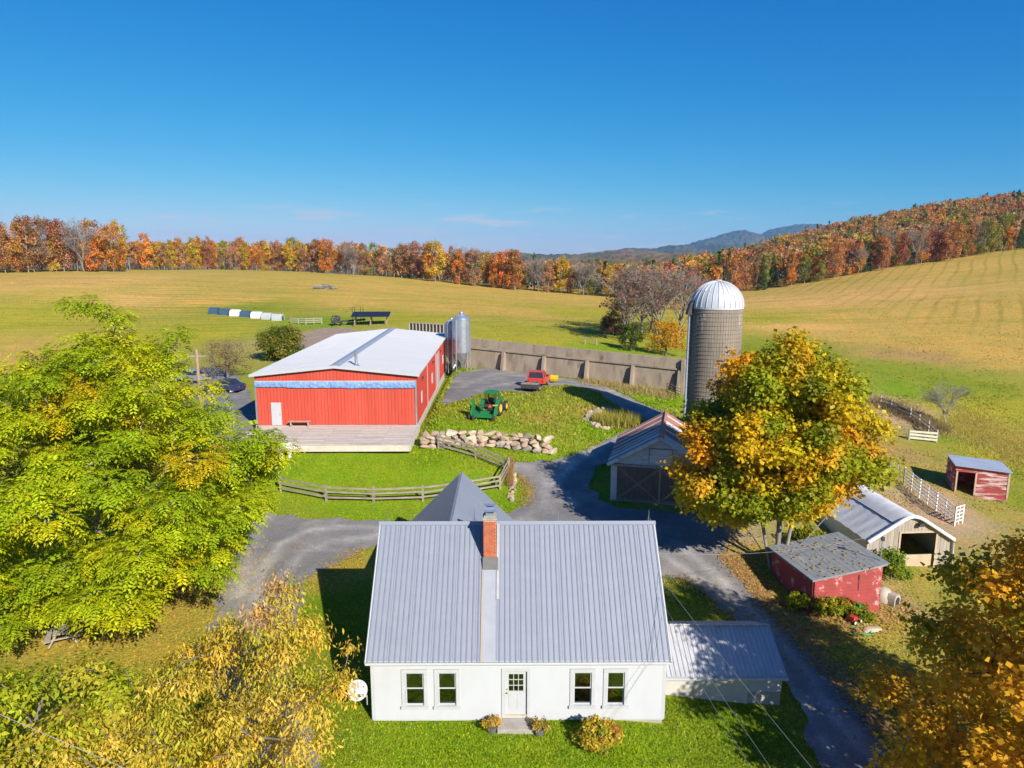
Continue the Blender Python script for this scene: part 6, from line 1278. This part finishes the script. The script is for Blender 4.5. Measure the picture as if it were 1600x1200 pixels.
def pot(label, loc, seed):
    o = thing('flower_pot', label, 'plant', loc, 0, 'potted flowers by the front door'); random.seed(seed); m = MB(); m.lathe([(0, 0), (.19, 0), (.25, .3), (.27, .31), (.24, .28), (0, .27)], 18); m.build('pot', pm('dark_pot', (.10, .095, .09), (.14, .13, .12), 4, .8), o, True)
    cl = [Vector((random.gauss(0, .13), random.gauss(0, .13), .42 + random.uniform(-.06, .1))) for _ in range(12)]; V, C = clump_leaves(cl, [.17] * 12, 3400, .075, [pick([((.70, .47, .04), 3), ((.30, .26, .03), 1.2), ((.62, .40, .12), 1)]) for _ in cl], aspect=.8); part('flowers', quads_mesh('flowers', V, LEAF, C), o); return o
pot('potted yellow mums left of the doorstep', gp(768, 1142) - Vector((0, 0, .02)), 1); pot('potted yellow mums right of the doorstep', gp(842, 1146) - Vector((0, 0, .02)), 2)
q = Vector((-.62, 26.72, .17)); o = thing('pumpkin', 'small orange pumpkin on the left edge of the doorstep', 'pumpkin', q); m = MB(); n = 32; rings = [(0.001, .0), (.09, .01), (.15, .07), (.16, .13), (.13, .19), (.06, .215), (.01, .2)]
for r_, z in rings:
    for k in range(n): a_ = 2 * math.pi * k / n; rr = r_ * (1 - .09 * abs(math.cos(a_ * 5)) ** 6); m.v.append((rr * math.cos(a_), rr * math.sin(a_), z))
for i in range(len(rings) - 1):
    for k in range(n): m.f.append((i * n + k, i * n + (k + 1) % n, (i + 1) * n + (k + 1) % n, (i + 1) * n + k))
m.build('rind', pm('pumpkin_orange', (.72, .20, .01), (.62, .16, .01), 4, .5), o, True); MB().tube([(0, 0, .2), (.01, .01, .26), (.03, .02, .28)], [.022, .016, .016], 6).build('stalk', GREYWOOD, o)
o = MB().lathe([(0, 0), (.13, 0), (.13, .22), (.06, .27), (.06, .34), (0, .35)], 16).build('lantern', DARKIRON, None, True, loc=(.78, 26.55, .0)); tag(o, 'small dark lantern jar beside the right flower pot', 'lantern'); o.location.z = h(.78, 26.55) 
q = gp(930, 1160); bush('mum_bush', 'round yellow and rust flowering bush at the house front', 'bush', q, 1.05, .85, 1.05, [((.58, .42, .04), 3.5), ((.30, .31, .03), 3), ((.44, .22, .05), .7)], .11, 2600, 22, seed=1, aspect=.8)
o = thing('picnic_table', 'weathered picnic table under the big left tree', 'table', gp(100, 1000), R(-62))
for k in range(4): MB().box2((-.85, -.36 + k * .18, .72), (.85, -.2 + k * .18, .76)).build('top_board', GREYWOOD, o)
for y in (-.75, .62): MB().box2((-.85, y, .42), (.85, y + .26, .46)).build('bench_board', GREYWOOD, o)
for x in (-.6, .6): m = MB(); m.beam((x, -.62, 0), (x, -.2, .72), .08, .05, (1, 0, 0)); m.beam((x, .62, 0), (x, .2, .72), .08, .05, (1, 0, 0)); m.box2((x - .04, -.8, .36), (x + .04, .85, .42)); m.build('leg_frame', GREYWOOD, o)
o = thing('plank_stand', 'white wooden stand on the grass at the left end of the deck', 'stand', gp(447, 718), R(4)); 
for x in (-.35, .35):
    for y in (-.25, .25): MB().box2((x - .05, y - .05, -.1), (x + .05, y + .05, 1.25 if y > 0 else .85)).build('leg', PIPEW, o)
MB().box2((-.45, -.33, .85), (.45, .2, .91)).build('seat', PIPEW, o); MB().box2((-.45, .2, .95), (.45, .24, 1.35)).build('backrest', PIPEW, o)
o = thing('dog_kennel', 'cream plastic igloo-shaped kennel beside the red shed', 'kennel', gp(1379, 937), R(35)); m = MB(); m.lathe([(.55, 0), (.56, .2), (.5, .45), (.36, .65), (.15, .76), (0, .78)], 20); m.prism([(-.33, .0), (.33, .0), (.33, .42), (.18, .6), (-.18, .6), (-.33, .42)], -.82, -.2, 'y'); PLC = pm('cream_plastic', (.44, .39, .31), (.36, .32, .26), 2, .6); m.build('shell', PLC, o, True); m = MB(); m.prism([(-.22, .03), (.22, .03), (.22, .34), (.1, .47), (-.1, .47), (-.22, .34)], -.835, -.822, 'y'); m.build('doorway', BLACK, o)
HOSE = pm('hose_green', (.02, .28, .09), (.03, .22, .08), 3, .45); q = gp(1352, 988); o = thing('hose', 'bright green garden hose coiled on the bare ground', 'hose', q); m = MB(); m.tube([(.55 * math.cos(t) * (1 + .12 * math.sin(3 * t)) - .1 * t * .2, .4 * math.sin(t) * (1 + .1 * math.cos(2 * t)), .03 + .006 * t) for t in np.linspace(0, 15, 90)], .025, 6); m.tube([(-.35, .25, .05), (-.3, .55, .1), (-.1, .85, .5), (-.02, .98, .95)], .03, 6); m.build('coil', HOSE, o, True)
o = thing('water_hydrant', 'slim green yard hydrant post above the coiled hose', 'hydrant', q + Vector((0, 1.0, 0))); MB().tube([(0, 0, -.1), (0, 0, 1.0)], .045, 8).build('standpipe', HOSE, o, True); m = MB(); m.box((.06, -.05, 1.03), (.1, .22, .12)); m.tube([(0, 0, 1.05), (.02, .25, 1.15)], .015, 5); m.build('spout', HOSE, o)
o = thing('red_cart', 'small red wheeled cart left of the green hydrant', 'cart', gp(1334, 972), R(30)); MB().box2((-.35, -.22, .22), (.35, .22, .42)).build('tray', TRED, o); 
for x, y in ((-.25, -.25), (.25, -.25), (-.25, .25), (.25, .25)): wheel(o, (x, y, .14), .14, .06, PIPEW, 14, ax='y')
o = tag(part('flat_stone', SM[1], None, gp(1364, 985) + Vector((0, 0, .05)), (0, 0, .3), (1.1, .7, .3)), 'flat pale stone slab beside the green hose', 'stone')
# ------------------------------------------------------------------ bushes and small trees
YG = [((.32, .33, .015), 3), ((.22, .26, .015), 2), ((.46, .36, .02), 1.5)]; GRN = [((.17, .26, .02), 3), ((.24, .30, .02), 2)]; OLV = [((.20, .21, .02), 4), ((.13, .16, .015), 3), ((.28, .24, .03), 1.5)]
bush('shrub', 'rounded olive green shrub left of the barn roof', 'bush', gp(442, 563), 3.6, 3.0, 5.2, OLV, .28, 2600, 55, seed=2, lowz=.05)
bush('apple_tree', 'sparse reddish-brown leafed tree left of the green shrub', 'tree', gp(356, 592), 4.2, 3.2, 5.6, [((.30, .15, .09), 3), ((.24, .2, .04), 2), ((.36, .2, .13), 2)], .16, 700, 60, seed=3, lowz=.2)
row = [(1248, 952, .8), (1270, 958, .95), (1296, 962, 1.0), (1322, 966, .9), (1345, 968, .7)]
wh = ['leftmost', 'second', 'third', 'fourth', 'rightmost']
for k, (a_, b_, s_) in enumerate(row): bush('hydrangea', f'{wh[k]} yellow-green shrub in the bed before the red shed', 'bush', gp(a_, b_), .8 * s_ + .15, .7, 1.15 * s_ + .1, YG + ([((.36, .12, .06), 3)] if k > 2 else []), .13, 1100, 14, 'shrubs in front of the small red shed', seed=10 + k, aspect=.8)
bush('vine_bush', 'leafy green bush between the red shed and the hoop barn', 'bush', gp(1392, 905), 1.3, 1.1, 1.9, GRN, .16, 1300, 20, seed=20, aspect=.8)
bush('sapling_bush', 'yellow-green bush behind the maple trunk', 'bush', gp(1255, 858), 1.7, 1.2, 1.7, YG, .16, 1200, 20, seed=21, aspect=.8)
bush('small_pine', 'small dark green tree at the foot of the bare trees', 'tree', gp(985, 548), 2.2, 2.0, 4.6, [((.10, .14, .02), 3), ((.15, .18, .02), 2)], .26, 1500, 26, seed=22)
bush('golden_bush', 'bright golden orange sapling left of the silo', 'tree', gp(1040, 556), 3.6, 2.6, 6.0, [((.62, .33, .01), 4), ((.58, .26, .02), 2)], .26, 1100, 40, seed=23)
bush('red_bush', 'dark red-brown bush left of the bare trees', 'bush', gp(958, 524), 3.0, 2.2, 4.4, [((.22, .08, .05), 3), ((.28, .12, .06), 2)], .26, 1400, 28, seed=24)
random.seed(50)
for k, (a_, b_, d_, hh_, cc_, lb) in enumerate(((975, 545, 116, 14, (.34, .15, .08), 'leftmost bare-limbed tree in the clump left of the silo'), (1003, 540, 122, 13.5, (.40, .13, .05), 'tallest rust-tinged bare tree in the clump left of the silo'), (1030, 540, 120, 13, (.33, .17, .1), 'bare grey tree in the middle of the clump left of the silo'), (1062, 535, 126, 14, (.42, .12, .06), 'red-topped bare tree nearest the silo'), (1090, 530, 132, 11.5, (.40, .15, .05), 'rusty bare tree partly behind the silo'), (1015, 535, 130, 12.5, (.36, .1, .07), 'reddish bare tree at the back of the clump'))):
    q = atd(a_, b_, d_); q.z = h(q.x, q.y) - .1; cr_, tr_ = PROTO_BB[k % 3]; o = thing('bare_tree', lb, 'tree', q, random.uniform(0, 6), 'bare autumn trees left of the silo'); o.scale = (hh_ * 1.05, hh_ * 1.05, hh_); c_ = part('crown', cr_, o); c_.color = (*cc_, 1); part('trunk', tr_, o)
q = gp(1478, 662); o = thing('dead_sapling', 'leafless grey sapling beyond the corral fence', 'tree', q); o.scale = (6.0, 6.0, 5.4); part('trunk', PROTO_B[1][1], o)

# ------------------------------------------------------------------ turf and fallen leaves
def scatter_px(n, boxes):
    out = []
    for (x0, y0, x1, y1, w) in boxes:
        m_ = int(n * w); px = RNG.uniform(x0, x1, m_); py = RNG.uniform(y0, y1, m_); u = (px - 800) / F_PX; v = (py - 600) / F_PX; z = np.full(m_, 1.0)
        for _ in range(9):
            t = (CAM_H - z) / (SP + v * CP); xy = np.c_[u * t, (CP - v * SP) * t]; z = z * .3 + hv(xy) * .7
        out.append(xy)
    return np.concatenate(out)
def off_roads(P, keep=False):
    r_ = np.zeros(len(P), bool)
    for B in ROAD_POLYS: r_ |= inside(P, B)
    return P[r_] if keep else P[~r_]
def off_buildings(P):
    k = ~((np.abs(P[:, 0] - HX) < 6.2) & (np.abs(P[:, 1] - HY) < 4.25)); k &= ~((P[:, 0] > -24) & (P[:, 0] < -8.5) & (P[:, 1] > 57) & (P[:, 1] < 98)); k &= ~((P[:, 0] > 6.5) & (P[:, 0] < 12.2) & (P[:, 1] > 29) & (P[:, 1] < 33.8)); return P[k]
P = off_buildings(off_roads(scatter_px(100000, [(420, 1060, 1420, 1200, .40), (430, 850, 640, 1100, .08), (1030, 880, 1180, 990, .05), (420, 690, 830, 815, .22), (640, 590, 1060, 735, .22), (60, 900, 380, 1100, .06), (1160, 850, 1440, 1180, .10)])))
E_ = np.concatenate([np.repeat(B, 14, 0) for B in ROAD_POLYS[:2]]); E_ = E_ + RNG.normal(0, .16, E_.shape); P = np.r_[P, off_buildings(E_)]
dist = np.hypot(P[:, 0], P[:, 1]); C = gcol(P) * RNG.uniform(.75, 1.55, (len(P), 1)) * np.where(RNG.random((len(P), 1)) < .12, np.array([[1.7, 1.25, 1.5]]), 1.0)
n = len(P); z = hv(P); a_ = RNG.random(n) * 6.283; d = np.c_[np.cos(a_), np.sin(a_), np.zeros(n)]; rough = np.clip((P[:, 1] - 54) / 12, 0, 1) * (P[:, 0] > -9); hgt = (.07 + .13 * rough) * RNG.uniform(.5, 1.5, n); w_ = .05 + .05 * rough
V = np.empty((n, 3, 3)); Q = np.c_[P, z + (vnoise(P, 2.3, 3) - .5) * .10 * np.clip(dist / 40, .3, 1.5) - .015]; V[:, 0] = Q + d * w_[:, None]; V[:, 1] = Q - d * w_[:, None]; V[:, 2] = Q + np.c_[RNG.normal(size=(n, 2)) * .5 * hgt[:, None], hgt]
tag(part('grass', quads_mesh('grass', V.reshape(-1, 3), LEAF, C, 3)), 'short green turf around the house and barn', 'grass', kind='stuff')
def litter(name, label, P, pal, size):
    n = len(P); z = hv(P) + (vnoise(P, 2.3, 3) - .5) * .10 * np.clip(np.hypot(P[:, 0], P[:, 1]) / 40, .3, 1.5) + .06; nr = unit(np.c_[RNG.normal(size=(n, 2)) * .35, np.ones(n)]); t = unit(np.c_[RNG.normal(size=(n, 2)), np.zeros(n)])
    V = leaf_quads(np.c_[P, z], t, nr, size * RNG.uniform(.6, 1.3, n), .8, .05); tag(part(name, quads_mesh(name, V, LEAF, np.array([pick(pal) for _ in range(n)]))), label, 'leaves', kind='stuff')
def along(pts, n, sd):
    Q = [gp(*q).xy for q in pts]; out = []
    for _ in range(n): i = random.randrange(len(Q) - 1); p_ = Q[i].lerp(Q[i + 1], random.random()); out.append((p_.x + random.gauss(0, sd), p_.y + random.gauss(0, sd)))
    return np.array(out)
AUT = [((.64, .36, .13), 4), ((.58, .42, .16), 3), ((.46, .28, .14), 3), ((.64, .46, .1), 1.5)]
litter('fallen_leaves', 'orange fallen leaves drifted along the drive below the maple', np.r_[along([(1135, 868), (1165, 900), (1205, 945), (1262, 1005), (1330, 1080), (1400, 1165)], 5200, .32), along([(1165, 850), (1200, 900), (1260, 970), (1340, 1040), (1400, 1130)], 1500, 1.3), along([(1230, 960), (1300, 975), (1370, 960), (1400, 940)], 1800, .9)], AUT, .16)
litter('leaf_scatter', 'yellow leaves scattered on the lawn under the big left tree', np.r_[along([(130, 980), (220, 950), (320, 920), (350, 890)], 3200, 2.2), along([(560, 860), (520, 890), (490, 925)], 600, .5), along([(822, 790), (826, 765), (812, 745)], 900, .35), along([(1050, 905), (1090, 915), (1120, 945), (1160, 975)], 500, .4)], AUT + [((.55, .48, .06), 4)], .13)
P = RNG.uniform([15.6, 35.8], [19.8, 40.2], (130, 2)); tl = []
n = len(P); c_, s_ = math.cos(R(10)), math.sin(R(10)); lx = (P[:, 0] - rs.location.x) * c_ + (P[:, 1] - rs.location.y) * s_; zz = rs.location.z + HL + .13 + np.clip((lx + .25) / (SW_ + .4), 0, 1) * (HR - HL + .05); k = (lx > 0) & (lx < SW_)
V = leaf_quads(np.c_[P, zz][k], unit(np.c_[RNG.normal(size=(k.sum(), 2)), np.zeros(k.sum())]), np.tile([0, 0, 1.], (k.sum(), 1)), .17 * RNG.uniform(.6, 1.2, k.sum()), .8, .05); tag(part('roof_leaves', quads_mesh('roof_leaves', V, LEAF, np.array([pick(AUT) for _ in range(k.sum())]))), 'dry leaves lying on the small red shed roof', 'leaves', kind='stuff')

P = scatter_px(34000, [(0, 432, 1000, 560, .30), (1150, 440, 1600, 640, .40), (700, 465, 1100, 560, .12), (1380, 600, 1600, 800, .18)]); P = off_buildings(off_roads(P)); d_ = np.hypot(P[:, 0], P[:, 1]); P = P[(d_ < 260) & (P[:, 1] > 50)]; n = len(P); d_ = np.hypot(P[:, 0], P[:, 1])
a_ = RNG.random(n) * 6.283; d = np.c_[np.cos(a_), np.sin(a_), np.zeros(n)]; sz = .10 + .0006 * d_; z = hv(P) + (vnoise(P, 14, 4) - .5) * .5 * np.clip((d_ - 90) / 90, 0, 1)
V = np.empty((n, 3, 3)); Q = np.c_[P, z - .05]; V[:, 0] = Q + d * sz[:, None] * .7; V[:, 1] = Q - d * sz[:, None] * .7; V[:, 2] = Q + np.c_[RNG.normal(size=(n, 2)) * .6 * sz[:, None], sz * RNG.uniform(.5, 1.3, n)]
tag(part('field_tufts', quads_mesh('field_tufts', V.reshape(-1, 3), LEAF, gcol(P) * RNG.uniform(.9, 1.15, (n, 1)) * RNG.uniform(.95, 1.05, (n, 3)), 3)), 'tufts of mown hay grass over the fields', 'grass', kind='stuff')
# ------------------------------------------------------------------ haze: the air over the valley
hz = MB().box2((-8800, -280, -60), (8800, 9600, 300)); hm = bpy.data.materials.new('air'); hm.use_nodes = True; N = hm.node_tree.nodes; N.clear()
pv = N.new('ShaderNodeVolumePrincipled'); pv.inputs['Color'].default_value = (.28, .60, 1.0, 1); pv.inputs['Density'].default_value = .00007; pv.inputs['Anisotropy'].default_value = .0
ho = N.new('ShaderNodeOutputMaterial'); hm.node_tree.links.new(pv.outputs[0], ho.inputs['Volume'])
tag(hz.build('haze', hm), 'thin blue haze over the valley', 'haze', kind='stuff')
